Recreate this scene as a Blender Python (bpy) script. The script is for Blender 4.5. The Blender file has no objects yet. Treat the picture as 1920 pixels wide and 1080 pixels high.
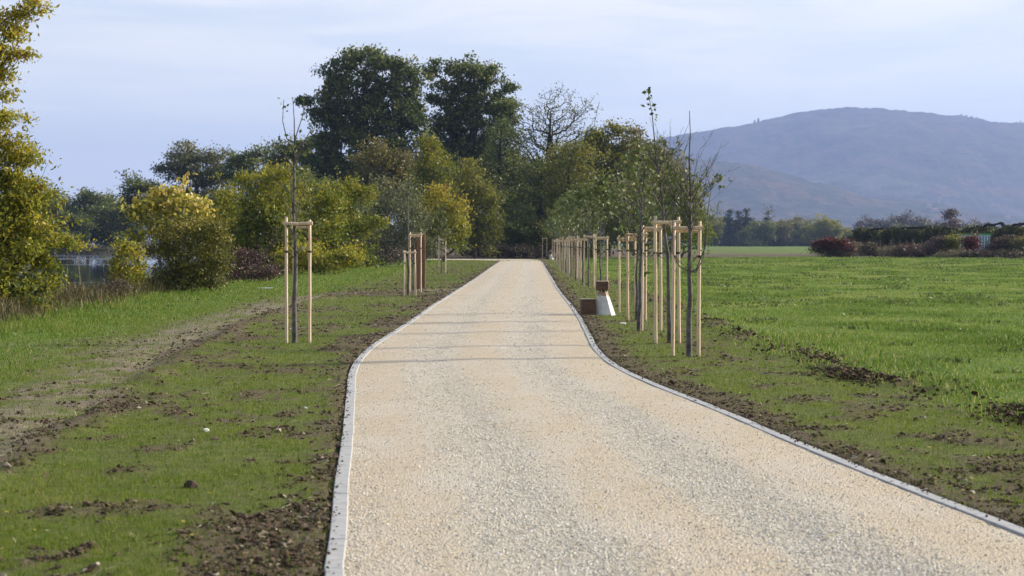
import bpy, math, random
import numpy as np
from mathutils import Vector, Matrix

SC = bpy.context.scene
COL = SC.collection
F = 3733.0            # focal length in photo pixels (70 mm on a 36 mm sensor, 1920 px wide)
EYE = 1.65
HZ = 455.0            # horizon row of the photograph
rng = np.random.default_rng(7)
random.seed(7)

# ----------------------------------------------------------------------------- helpers
def tag(o, label=None, cat=None, group=None, kind=None):
    if label: o['label'] = label
    if cat: o['category'] = cat
    if group: o['group'] = group
    if kind: o['kind'] = kind
    return o

def empty(name, loc=(0, 0, 0), rz=0.0):
    o = bpy.data.objects.new(name, None)
    o.empty_display_size = 0.3
    COL.objects.link(o); o.location = loc; o.rotation_euler = (0, 0, rz)
    return o

def mesh_np(name, V, faces_list, mat, parent=None, smooth=False, attrs=None, mats=None):
    """V (n,3); faces_list: list of int arrays (m,k).  One mesh object."""
    me = bpy.data.meshes.new(name)
    V = np.asarray(V, np.float32)
    faces_list = [np.asarray(f, np.int32) for f in faces_list if len(f)]
    loops = np.concatenate([f.ravel() for f in faces_list])
    tot = np.concatenate([np.full(len(f), f.shape[1], np.int32) for f in faces_list])
    start = np.concatenate([[0], np.cumsum(tot)[:-1]]).astype(np.int32)
    me.vertices.add(len(V)); me.vertices.foreach_set('co', V.ravel())
    me.loops.add(len(loops)); me.loops.foreach_set('vertex_index', loops)
    me.polygons.add(len(tot)); me.polygons.foreach_set('loop_start', start)
    me.polygons.foreach_set('loop_total', tot)
    me.polygons.foreach_set('use_smooth', np.full(len(tot), bool(smooth)))
    me.update(calc_edges=True)
    for an, (dom, typ, data) in (attrs or {}).items():
        a = me.attributes.new(an, typ, dom)
        key = 'value' if typ == 'FLOAT' else ('vector' if typ == 'FLOAT_VECTOR' else 'color')
        a.data.foreach_set(key, np.asarray(data, np.float32).ravel())
    me.materials.append(mat)
    o = bpy.data.objects.new(name, me)
    COL.objects.link(o)
    if parent: o.parent = parent
    return o

class MB:
    def __init__(s): s.V = []; s.Fq = {}; s.n = 0
    def add(s, V, F_):
        V = np.asarray(V, float)
        for f in F_:
            s.Fq.setdefault(len(f), []).append([i + s.n for i in f])
        s.V.append(V); s.n += len(V)
    def box(s, c, size, rz=0.0, rx=0.0, ry=0.0, bev=0.0):
        x, y, z = [a / 2 for a in size]
        if bev > 0:
            b = bev; P = []
            for sx in (-1, 1):
                for sy in (-1, 1):
                    for sz in (-1, 1):
                        P += [(sx * (x - b), sy * (y - b), sz * z), (sx * (x - b), sy * y, sz * (z - b)), (sx * x, sy * (y - b), sz * (z - b))]
            import bmesh
            bm = bmesh.new(); [bm.verts.new(p) for p in P]
            bmesh.ops.convex_hull(bm, input=bm.verts[:]); bm.verts.ensure_lookup_table(); bm.verts.index_update()
            Vv = [v.co[:] for v in bm.verts]; Ff = [[v.index for v in f.verts] for f in bm.faces]; bm.free()
        else:
            Vv = [(-x, -y, -z), (x, -y, -z), (x, y, -z), (-x, y, -z), (-x, -y, z), (x, -y, z), (x, y, z), (-x, y, z)]
            Ff = [(0, 3, 2, 1), (4, 5, 6, 7), (0, 1, 5, 4), (1, 2, 6, 5), (2, 3, 7, 6), (3, 0, 4, 7)]
        M = Matrix.Translation(c) @ Matrix.Rotation(rz, 4, 'Z') @ Matrix.Rotation(ry, 4, 'Y') @ Matrix.Rotation(rx, 4, 'X')
        s.add([tuple(M @ Vector(v)) for v in Vv], Ff)
    def tube(s, pts, rad, n=8, cap=True):
        pts = [Vector(p) for p in pts]
        if not hasattr(rad, '__len__'): rad = [rad] * len(pts)
        V = []; up = Vector((0.13, 0.2, 1))
        for i, p in enumerate(pts):
            d = (pts[min(i + 1, len(pts) - 1)] - pts[max(i - 1, 0)]).normalized()
            a = d.cross(up if abs(d.dot(up.normalized())) < 0.95 else Vector((1, 0, 0))).normalized(); b = d.cross(a)
            for k in range(n):
                t = 2 * math.pi * k / n
                V.append(tuple(p + (a * math.cos(t) + b * math.sin(t)) * rad[i]))
        Fs = []
        for i in range(len(pts) - 1):
            for k in range(n):
                k2 = (k + 1) % n
                Fs.append((i * n + k, i * n + k2, (i + 1) * n + k2, (i + 1) * n + k))
        if cap:
            Fs.append(tuple(range(n))[::-1]); Fs.append(tuple((len(pts) - 1) * n + k for k in range(n)))
        s.add(V, Fs)
    def poly_prism(s, P2, y0, y1):
        """outline in x,z extruded along y"""
        n = len(P2)
        V = [(x, y0, z) for x, z in P2] + [(x, y1, z) for x, z in P2]
        Fs = [tuple(range(n)), tuple(range(n, 2 * n))[::-1]] + [(i, i + n, (i + 1) % n + n, (i + 1) % n) for i in range(n)]
        s.add(V, Fs)
    def build(s, name, mat, parent=None, smooth=False, attrs=None):
        return mesh_np(name, np.concatenate(s.V), [np.array(v) for v in s.Fq.values()], mat, parent, smooth, attrs)

# value noise in numpy (used for relief and plant cover)
_P = rng.random((256, 256))
def vnoise(x, y, seed=0):
    x = np.asarray(x, float) + seed * 17.31; y = np.asarray(y, float) + seed * 5.77
    xi = np.floor(x).astype(int); yi = np.floor(y).astype(int)
    fx = x - xi; fy = y - yi
    fx = fx * fx * (3 - 2 * fx); fy = fy * fy * (3 - 2 * fy)
    g = lambda a, b: _P[a & 255, b & 255]
    return (g(xi, yi) * (1 - fx) + g(xi + 1, yi) * fx) * (1 - fy) + (g(xi, yi + 1) * (1 - fx) + g(xi + 1, yi + 1) * fx) * fy
def fbm(x, y, seed=0, o=4):
    s = 0; a = 0.5; t = 0
    for i in range(o):
        s = s + a * vnoise(x * 2 ** i, y * 2 ** i, seed + i * 3); t += a; a *= 0.5
    return s / t
def sm(a, b, x):
    t = np.clip((x - a) / (b - a), 0, 1); return t * t * (3 - 2 * t)

# ----------------------------------------------------------------------------- materials
def mat_new(name):
    m = bpy.data.materials.new(name); m.use_nodes = True
    nt = m.node_tree; nt.nodes.clear()
    return m, nt, nt.nodes, nt.links
def N(nt, typ, **kw):
    n = nt.nodes.new(typ)
    for k, v in kw.items():
        if k.startswith('_'): setattr(n, k[1:], v)
        else: n.inputs[k].default_value = v
    return n
def ramp(nt, fac, stops, interp='LINEAR'):
    r = nt.nodes.new('ShaderNodeValToRGB'); r.color_ramp.interpolation = interp
    e = r.color_ramp.elements
    while len(e) < len(stops): e.new(0.5)
    for i, (p, c) in enumerate(stops):
        e[i].position = p; e[i].color = (c[0], c[1], c[2], 1) if hasattr(c, '__len__') else (c, c, c, 1)
    nt.links.new(fac, r.inputs[0]); return r.outputs[0]
def mixc(nt, fac, a, b, mode='MIX'):
    m = nt.nodes.new('ShaderNodeMix'); m.data_type = 'RGBA'; m.blend_type = mode
    for sock, v in ((m.inputs[0], fac), (m.inputs[6], a), (m.inputs[7], b)):
        if hasattr(v, 'links') or hasattr(v, 'is_linked'): nt.links.new(v, sock)
        else: sock.default_value = v if not hasattr(v, '__len__') else (v[0], v[1], v[2], 1)
    return m.outputs[2]
def math_(nt, op, a, b=0.0, c=None, clamp=False):
    m = nt.nodes.new('ShaderNodeMath'); m.operation = op; m.use_clamp = clamp
    for i, v in enumerate((a, b) if c is None else (a, b, c)):
        if hasattr(v, 'is_linked'): nt.links.new(v, m.inputs[i])
        else: m.inputs[i].default_value = v
    return m.outputs[0]
def noise(nt, vec, scale, detail=4, rough=0.55, out=0):
    n = N(nt, 'ShaderNodeTexNoise', Scale=scale, Detail=detail, Roughness=rough)
    if vec is not None: nt.links.new(vec, n.inputs['Vector'])
    return n.outputs[out]
def coord(nt, which='Object', scale=None):
    t = nt.nodes.new('ShaderNodeTexCoord').outputs[which]
    if scale:
        m = nt.nodes.new('ShaderNodeMapping'); m.inputs['Scale'].default_value = scale
        nt.links.new(t, m.inputs[0]); t = m.outputs[0]
    return t
def finish(nt, col, rough=0.8, bump=None, bstr=0.3, bdist=0.01, spec=0.3, trans=0.0):
    b = nt.nodes.new('ShaderNodeBsdfPrincipled'); out = nt.nodes.new('ShaderNodeOutputMaterial')
    if hasattr(col, 'is_linked'): nt.links.new(col, b.inputs['Base Color'])
    else: b.inputs['Base Color'].default_value = (*col, 1)
    if hasattr(rough, 'is_linked'): nt.links.new(rough, b.inputs['Roughness'])
    else: b.inputs['Roughness'].default_value = rough
    b.inputs['Specular IOR Level'].default_value = spec
    if bump is not None:
        bp = N(nt, 'ShaderNodeBump', Strength=bstr, Distance=bdist)
        nt.links.new(bump, bp.inputs['Height']); nt.links.new(bp.outputs[0], b.inputs['Normal'])
    sh = b.outputs[0]
    if trans > 0:
        t = nt.nodes.new('ShaderNodeBsdfTranslucent')
        if hasattr(col, 'is_linked'): nt.links.new(col, t.inputs[0])
        else: t.inputs[0].default_value = (*col, 1)
        mx = nt.nodes.new('ShaderNodeMixShader'); mx.inputs[0].default_value = trans
        nt.links.new(sh, mx.inputs[1]); nt.links.new(t.outputs[0], mx.inputs[2]); sh = mx.outputs[0]
    nt.links.new(sh, out.inputs[0])
    return b

def leaf_mat(name, stops, trans=0.35, rough=0.5, spec=0.3):
    m, nt, _, L = mat_new(name)
    a = nt.nodes.new('ShaderNodeAttribute'); a.attribute_name = 'tint'
    col = ramp(nt, a.outputs['Fac'], stops)
    finish(nt, col, rough, spec=spec, trans=trans)
    return m
def bark_mat(name, dark, light, scale=6.0):
    m, nt, _, L = mat_new(name)
    v = coord(nt, 'Object', (scale, scale, scale * 0.25))
    n = noise(nt, v, 1.0, 6, 0.65)
    finish(nt, ramp(nt, n, [(0.3, dark), (0.7, light)]), 0.9, n, 0.6, 0.02)
    return m

LM = dict(
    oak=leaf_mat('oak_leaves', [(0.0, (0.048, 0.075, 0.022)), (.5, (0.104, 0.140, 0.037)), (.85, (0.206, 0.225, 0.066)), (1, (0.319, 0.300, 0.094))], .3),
    fringe=leaf_mat('pale_green_leaves', [(0, (0.059, 0.089, 0.024)), (.5, (0.127, 0.164, 0.042)), (1, (0.223, 0.238, 0.067))], .35),
    olive=leaf_mat('olive_leaves', [(0, (0.067, 0.095, 0.011)), (.4, (0.151, 0.185, 0.016)), (.75, (0.269, 0.258, 0.020)), (1, (0.403, 0.325, 0.028))], .4),
    bush=leaf_mat('dull_olive_leaves', [(0, (0.057, 0.063, 0.014)), (.45, (0.121, 0.127, 0.021)), (.8, (0.230, 0.207, 0.029)), (1, (0.391, 0.299, 0.057))], .35),
    yellow=leaf_mat('yellow_leaves', [(0, (.14, .17, .03)), (.3, (.3, .31, .05)), (.6, (.54, .45, .08)), (.85, (.58, .4, .07)), (1, (.78, .68, .42))], .4),
    golden=leaf_mat('golden_green_leaves', [(0, (0.084, 0.120, 0.018)), (.3, (0.204, 0.228, 0.026)), (.65, (0.384, 0.336, 0.030)), (.95, (0.552, 0.408, 0.036)), (1, (0.240, 0.084, 0.048))], .45),
    dark=leaf_mat('dark_green_leaves', [(0, (0.050, 0.071, 0.017)), (.5, (0.101, 0.131, 0.026)), (1, (0.202, 0.210, 0.047))], .3),
    wood=leaf_mat('woodland_leaves', [(0, (0.072, 0.090, 0.017)), (.5, (0.168, 0.180, 0.026)), (1, (0.300, 0.264, 0.042))], .45),
    rust=leaf_mat('rusty_leaves', [(0, (0.072, 0.078, 0.022)), (.5, (0.144, 0.138, 0.031)), (1, (0.288, 0.216, 0.054))], .3),
    grey=leaf_mat('grey_green_leaves', [(0, (0.069, 0.081, 0.035)), (.5, (0.138, 0.150, 0.062)), (1, (0.250, 0.237, 0.106))], .3),
    red=leaf_mat('red_leaves', [(0, (0.056, 0.024, 0.018)), (.5, (0.112, 0.028, 0.022)), (1, (0.192, 0.048, 0.028))], .3),
    bramble=leaf_mat('dry_bramble_leaves', [(0, (.045, .036, .022)), (.5, (.085, .066, .038)), (1, (.16, .125, .07))], .25),
    bank=leaf_mat('bank_weeds', [(0, (.04, .055, .012)), (.4, (.08, .08, .02)), (.75, (.13, .085, .04)), (1, (.24, .18, .09))], .3),
    orchard=leaf_mat('orchard_leaves', [(0, (.03, .045, .012)), (.5, (.07, .085, .02)), (1, (.14, .13, .035))], .3),
    reed=leaf_mat('dry_reed_leaves', [(0, (.11, .09, .05)), (.5, (.2, .17, .09)), (1, (.3, .25, .14))], .25),
    purple=leaf_mat('brown_purple_leaves', [(0, (.06, .04, .035)), (.5, (.11, .065, .05)), (1, (.17, .1, .07))], .2),
    sapling=leaf_mat('sapling_leaves', [(0, (0.046, 0.086, 0.023)), (.5, (0.103, 0.138, 0.034)), (.85, (0.172, 0.161, 0.052)), (1, (0.391, 0.391, 0.230))], .35, .45),
    conifer=leaf_mat('conifer_needles', [(0, (.012, .03, .022)), (.6, (.025, .045, .03)), (1, (.04, .06, .035))], .1),
)
BARK = bark_mat('grey_bark', (.025, .02, .016), (.11, .095, .075))
BARK_DARK = bark_mat('dark_bark', (.014, .012, .01), (.05, .043, .035))
BARK_PALE = bark_mat('pale_bark', (.07, .06, .05), (.3, .27, .22), 9)

def sapling_bark():
    m, nt, _, L = mat_new('sapling_bark')
    v = coord(nt, 'Object', (12, 12, 9)); n = noise(nt, v, 1, 5, .6)
    v2 = coord(nt, 'Object', (1.5, 1.5, 16)); n2 = noise(nt, v2, 1, 3, .6)
    c = ramp(nt, n, [(.35, (.045, .04, .036)), (.65, (.15, .14, .125))])
    c = mixc(nt, ramp(nt, n2, [(.62, 0.0), (.68, 1.0)]), c, (.04, .035, .03))
    finish(nt, c, .75, n, .4, .01); return m
BARK_SAP = sapling_bark()

def wood_stake():
    m, nt, _, L = mat_new('peeled_stake_wood')
    oi = nt.nodes.new('ShaderNodeObjectInfo')
    v = coord(nt, 'Object', (14, 14, 1.1))
    add = nt.nodes.new('ShaderNodeVectorMath'); add.operation = 'ADD'
    L.new(v, add.inputs[0]); L.new(oi.outputs['Location'], add.inputs[1])
    n = noise(nt, add.outputs[0], 1.5, 6, .6)
    n2 = noise(nt, add.outputs[0], 5.0, 2, .5)
    c = ramp(nt, n, [(.3, (.52, .36, .23)), (.55, (.7, .54, .36)), (.75, (.78, .64, .46))])
    c = mixc(nt, ramp(nt, n2, [(.68, 0.0), (.72, 1.0)]), c, (.22, .13, .07))
    finish(nt, c, .65, n, .25, .005); return m
WOOD = wood_stake()
def simple(name, c1, c2, scale=6, rough=.8, bstr=.2, stretch=(1, 1, 1), spec=.3):
    m, nt, _, L = mat_new(name)
    v = coord(nt, 'Object', tuple(scale * s for s in stretch)); n = noise(nt, v, 1, 5, .6)
    finish(nt, ramp(nt, n, [(.3, c1), (.7, c2)]), rough, n, bstr, .01, spec=spec); return m
TIE = simple('tie_rubber', (.03, .025, .02), (.06, .05, .04))
DARKWOOD = simple('dark_brown_timber', (.06, .032, .018), (.15, .082, .045), 5, .7, .3, (1, 1, 5))
TIMBER_TOP = simple('pale_timber_top', (.42, .33, .24), (.6, .5, .38), 10, .8, .3)  # top faces of the timber blocks, much paler than their sides
TIMBER_PANEL = simple('red_brown_plank', (.15, .075, .04), (.28, .15, .085), 3, .7, .3, (6, 6, .6))
NET = simple('black_netting', (.01, .01, .012), (.03, .03, .035), 8, .9)
CONC_POST = simple('grey_post', (.18, .17, .15), (.3, .28, .25), 4)
STEEL = simple('grey_steel', (.1, .1, .11), (.2, .2, .21), 4, .5)

# ----------------------------------------------------------------------------- places
def G(px, py):
    """ground position (z = 0) of a photo pixel"""
    a = math.atan((540 - HZ) / F) + math.atan((py - 540) / F)
    D = EYE / math.tan(a)
    return (px - 960) / F * D, D
def X_at(px, D): return (px - 960) / F * D
def Z_at(py, D): return EYE + (HZ - py) / F * D

# path edges in metres: (y, x_left, x_right)
PATH = np.array([
    (-6, .95, 4.75), (0, .25, 4.15), (5, -.32, 3.6), (9.8, -.84, 3.02), (11.2, -.93, 2.88), (13.6, -1.12, 2.57), (16.5, -1.32, 2.28), (19.7, -1.56, 1.98), (22.7, -1.79, 1.64),
    (25.2, -1.98, 1.41), (28, -2.11, 1.27), (31.5, -2.18, 1.25), (35, -2.14, 1.31), (42.5, -2.06, 1.42), (52, -2.03, 1.5), (60, -1.93, 1.52), (74, -1.8, 1.6), (88, -1.64, 1.74),
    (115, -1.45, 1.98), (141, -1.28, 2.22), (160, -1.1, 2.42), (172, -1.0, 2.55)])
def smooth_interp(y, col):
    # average of three shifted linear interpolations rounds the corners
    w = .035 * np.clip(y, 10, 200)
    return sum(np.interp(y + k * w, PATH[:, 0], PATH[:, col]) for k in (-1, -.5, 0, .5, 1)) / 5
def xl(y): return smooth_interp(np.asarray(y, float), 1)
def xr(y): return smooth_interp(np.asarray(y, float), 2)
KW = .105
TRACK = np.array([(9, -3.35), (12, -3.6), (15.2, -3.9), (19.5, -4.15), (25, -4.65), (30.8, -5.2), (41, -5.6), (52, -5.8), (61.6, -5.7), (66, -4.8), (68, -3.4), (69, -2.3)])
def track_d(x, y):
    best = np.full(np.shape(x), 1e9); side = np.zeros(np.shape(x))
    for (y0, x0), (y1, x1) in zip(TRACK[:-1], TRACK[1:]):
        dx, dy = x1 - x0, y1 - y0; L2 = dx * dx + dy * dy
        t = np.clip(((x - x0) * dx + (y - y0) * dy) / L2, 0, 1)
        d = np.hypot(x - x0 - t * dx, y - y0 - t * dy)
        s = np.sign((x - x0) * dy - (y - y0) * dx)
        m = d < best; best = np.where(m, d, best); side = np.where(m, s, side)
    return best * side       # positive on the path side
def field_x(y):
    return np.interp(y, [5, 18.4, 24, 30, 42, 60, 110, 160, 230], [5.3, 4.75, 4.25, 3.95, 4.15, 4.1, 4.1, 4.5, 5.2]) + .35 * (vnoise(y * .35, y * 0 + 3.3, 4) - .5) * 2
BANK = lambda y: np.interp(y, [0, 45, 63, 95, 165, 215, 260], [-10.6, -11.2, -12.2, -12.6, -12.2, -13, -14])

def masks(x, y):
    """cover of the ground: soil (bare), dry (straw/clay), field (crop), meadow (longer grass)"""
    L_ = xl(np.clip(y, -6, 172)) - KW; R_ = xr(np.clip(y, -6, 172)) + KW
    onpath = ((x > L_) & (x < R_) & (y < 176)).astype(float)
    n1 = fbm(x * .9, y * .35, 1); n2 = fbm(x * 3.2, y * 1.6, 9); n3 = fbm(x * 11, y * 7, 21, 3)
    dl = L_ - x; dr = x - R_
    near = sm(60, 25, y)
    # bare soil along the kerbs
    wl = .12 + .55 * sm(.42, .68, vnoise(y * .33, y * 0, 5)) + .25 * n2
    wr = .14 + .4 * vnoise(y * .25, y * 0 + 9, 6) + .25 * n2
    sl = np.where(dl > 0, sm(wl + .25, wl - .25, dl + .5 * (n3 - .5)), 0)
    sr = np.where(dr > 0, sm(wr + .3, wr - .3, dr + .5 * (n3 - .5)), 0)
    soil = np.maximum(sl, sr)
    st = fbm(x * 1.3, y * 1.1, 15, 4)
    patch = np.maximum(sm(.545, .69, .45 * n1 + .3 * n2 + .3 * n3), sm(.52, .66, .6 * st + .4 * n2) * .8)
    # right: browner nearer the camera
    patch = np.where(x > 0, np.maximum(patch, sm(.42, .66, n1 * .5 + n2 * .5) * sm(24, 12, y) * .9), patch)
    soil = np.maximum(soil, patch)
    td = track_d(x, y)
    wv = .35 * (vnoise(y * .5, y * 0 + 2, 17) - .5)
    rut = np.exp(-((td - .08 + wv) / .3) ** 2) * (y < 70) * (.35 + .9 * sm(.3, .6, n1)) + .6 * np.exp(-((td + 1.25 + wv) / .22) ** 2) * (y < 62) * sm(.4, .6, n2)
    clay = sm(1.7, .5, -td) * sm(.25, -.2, td) * sm(70, 58, y) * (.25 + 1.0 * sm(.38, .6, n1 * .5 + n2 * .5)) * (.5 + n3)
    soil = np.maximum(soil, rut * (.55 + .9 * n2))
    dry = np.clip(clay * 1.0, 0, .85)
    # disturbed patch before the second sapling
    pd = np.hypot((x + 4.6) / 3.0, (y - 67) / 7.0); soil = np.maximum(soil, sm(1.15, .5, pd + .5 * (n1 - .5)) * .95)
    pd = np.hypot((x + 2.4) / 1.5, (y - 69) / 3.5); dry = np.maximum(dry, .7 * sm(1.1, .5, pd))
    meadow = sm(.3, 2.2, -td - .6) * (x < 0) * np.where(y < 70, 1, 0) + np.where((y >= 62) & (x < 0), sm(-5.6, -7.2, x), 0)
    meadow = np.clip(meadow, 0, 1)
    soil = soil * (1 - .8 * meadow)
    dry = np.maximum(dry, meadow * sm(.45, .62, n1 * .6 + n2 * .4) * sm(46, 22, y) * .9)
    fx = field_x(y)
    fld = sm(-.5, .6, x - fx + 1.3 * (n2 - .5))
    edge = np.exp(-((x - fx - .05) / .42) ** 2) * sm(.4, .6, vnoise(y * .55, y * 0 + 1, 8) * .5 + n2 * .5)
    soil = np.maximum(soil * (1 - fld), edge * 1.1)
    # woodland floor and banks
    woods = np.clip(sm(193, 203, y + 4 * (n1 - .5)) * (x < 8) + sm(212, 222, y + 5 * (n1 - .5)) * (x >= 8) * (x < 30), 0, 1)
    woods = np.where(x > 26, sm(225, 232, y) * sm(300, 280, y), woods)
    bank = sm(.2, 1.2, BANK(y) - x) * (y < 300)
    litter = np.maximum(woods, bank * .9)
    # pale ploughed strip far out in the field
    strip = sm(285, 320, y) * sm(600, 500, y) * (x > 20) * .75 * sm(.3, .55, fbm(x * .02, y * .008, 31))
    dry = np.maximum(dry, strip)
    return dict(path=onpath, soil=np.clip(soil, 0, 1), dry=np.clip(dry, 0, 1), field=fld, meadow=meadow, litter=litter, td=td, edge=edge)

def relief(x, y, mk=None):
    mk = mk or masks(x, y)
    n = fbm(x * 5, y * 5, 41, 3) - .5; nn = fbm(x * 16, y * 16, 51, 2) - .5; big = fbm(x * .3, y * .2, 61, 3) - .5
    z = -.012 + .03 * n * (1 - mk['path']) + .05 * big * (1 - mk['path'])
    z = z + mk['soil'] * (.055 * nn + .018)
    td = mk['td']
    ra = fbm(x * .6, y * .45, 73, 3)
    z = z - .04 * np.exp(-((td + .16) / .2) ** 2) * (y < 66) * sm(.3, .6, ra) + .055 * np.exp(-((td - .22) / .24) ** 2) * (y < 66) * sm(.38, .68, fbm(x * 2.2, y * 1.6, 71, 3)) - .03 * np.exp(-((td + 1.25) / .2) ** 2) * (y < 60) * sm(.3, .6, ra)
    z = z + mk['field'] * (.02 + .03 * big) + mk['edge'] * (.05 + .14 * n)
    L_ = xl(np.clip(y, -6, 172)) - KW; R_ = xr(np.clip(y, -6, 172)) + KW
    dk = np.maximum(L_ - x, x - R_)
    kb = sm(.9, .15, dk) * (y < 178)
    z = z * (1 - .55 * kb) + kb * -.004
    z = np.where(mk['path'] > .5, -.09, z)
    # bank down to the pond
    b = BANK(y) - x
    drop = sm(.4, 4.5, b) * sm(500, 440, y) * sm(0, 15, y)
    z = z * (1 - drop) - 1.7 * drop
    far = sm(430, 470, y) * (x < -9)
    z = z * (1 - far) + far * .15
    z = z + sm(150, 900, y) * (x > 0) * .02
    return z
def hz(x, y):
    return float(relief(np.array([x], float), np.array([y], float))[0])

# ----------------------------------------------------------------------------- ground
def ground():
    xs = [0.0]
    while xs[-1] < 12000: xs.append(xs[-1] + (.055 if xs[-1] < 6 else .055 + (xs[-1] - 6) * .035))
    xs = np.array(xs); xs = np.concatenate([-xs[::-1][:-1], xs])
    ys = [7.5]
    while ys[-1] < 12500: ys.append(ys[-1] + (.0058 * ys[-1] if ys[-1] < 240 else .03 * ys[-1]))
    ys = np.array([-900, -300, -100, -40, -15, -6, 0, 3, 5, 6.5] + ys)
    X, Y = np.meshgrid(xs, ys); x = X.ravel(); y = Y.ravel()
    mk = masks(x, y); z = relief(x, y, mk)
    nx, ny = len(xs), len(ys)
    i = np.arange(nx * ny).reshape(ny, nx)
    Fq = np.stack([i[:-1, :-1], i[:-1, 1:], i[1:, 1:], i[1:, :-1]], -1).reshape(-1, 4)
    c1 = np.stack([mk['soil'], mk['dry'], mk['field'], np.ones_like(x)], 1)
    c2 = np.stack([mk['meadow'], mk['litter'], mk['path'], np.ones_like(x)], 1)
    m, nt, _, L = mat_new('verge_ground')
    v = coord(nt)
    def at(nm):
        a = nt.nodes.new('ShaderNodeAttribute'); a.attribute_name = nm
        s = nt.nodes.new('ShaderNodeSeparateColor'); L.new(a.outputs['Color'], s.inputs[0]); return s.outputs
    soil, dry, fld = at('cover')[:3]; mead, lit, pth = at('zones')[:3]
    nf = noise(nt, v, 38, 6, .7); nm_ = noise(nt, v, 6, 5, .6); nb = noise(nt, v, .6, 4, .5)
    v3 = coord(nt, 'Object', (2.0, 9.0, 1)); nst = noise(nt, v3, 1, 5, .6)
    # young grass over earth
    green = ramp(nt, nm_, [(.3, (.075, .1, .012)), (.5, (.11, .155, .016)), (.72, (.16, .185, .028))])
    earth = ramp(nt, nf, [(.25, (.05, .034, .022)), (.5, (.105, .078, .05)), (.78, (.2, .155, .105))])
    f = math_(nt, 'ADD', math_(nt, 'MULTIPLY', math_(nt, 'SUBTRACT', nf, .5), 1.6), .42)
    f = math_(nt, 'ADD', f, math_(nt, 'MULTIPLY', math_(nt, 'SUBTRACT', nst, .5), 1.5), clamp=True)
    f = math_(nt, 'MULTIPLY', f, .75)
    f = math_(nt, 'MAXIMUM', f, math_(nt, 'MULTIPLY', soil, math_(nt, 'ADD', nf, .55)), clamp=True)
    base = mixc(nt, f, green, earth)
    clay = ramp(nt, nm_, [(.3, (.14, .11, .075)), (.6, (.25, .21, .155)), (.8, (.32, .28, .22))])
    base = mixc(nt, math_(nt, 'MULTIPLY', dry, math_(nt, 'ADD', nf, .45), clamp=True), base, clay)
    mgreen = ramp(nt, nm_, [(.3, (.075, .12, .016)), (.6, (.125, .18, .026)), (.8, (.2, .2, .06))])
    base = mixc(nt, math_(nt, 'MULTIPLY', mead, math_(nt, 'SUBTRACT', 1.0, math_(nt, 'MULTIPLY', dry, .8))), base, mgreen)
    vf = coord(nt, 'Object', (.35, .22, 1)); nfl = noise(nt, vf, 1, 6, .65)
    fgreen = ramp(nt, nfl, [(.3, (.065, .105, .016)), (.5, (.11, .175, .024)), (.68, (.18, .22, .045))])
    fgreen = mixc(nt, math_(nt, 'MULTIPLY', nf, .35), fgreen, (.06, .1, .02))
    fgreen = mixc(nt, math_(nt, 'MULTIPLY', dry, .9), fgreen, (.13, .115, .05))
    base = mixc(nt, math_(nt, 'MULTIPLY', fld, math_(nt, 'SUBTRACT', 1.0, math_(nt, 'MULTIPLY', soil, .9))), base, fgreen)
    pass
    lf = ramp(nt, nm_, [(.3, (.06, .045, .03)), (.7, (.16, .125, .085))])
    base = mixc(nt, lit, base, lf)
    bh = math_(nt, 'ADD', math_(nt, 'MULTIPLY', nf, 1.0), math_(nt, 'MULTIPLY', nm_, .8))
    finish(nt, base, .95, bh, .8, .03, spec=.15)
    o = mesh_np('ground', np.stack([x, y, z], 1), [Fq], m, smooth=True,
                attrs={'cover': ('POINT', 'FLOAT_COLOR', c1), 'zones': ('POINT', 'FLOAT_COLOR', c2)})
    tag(o, kind='structure')
ground()

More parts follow.
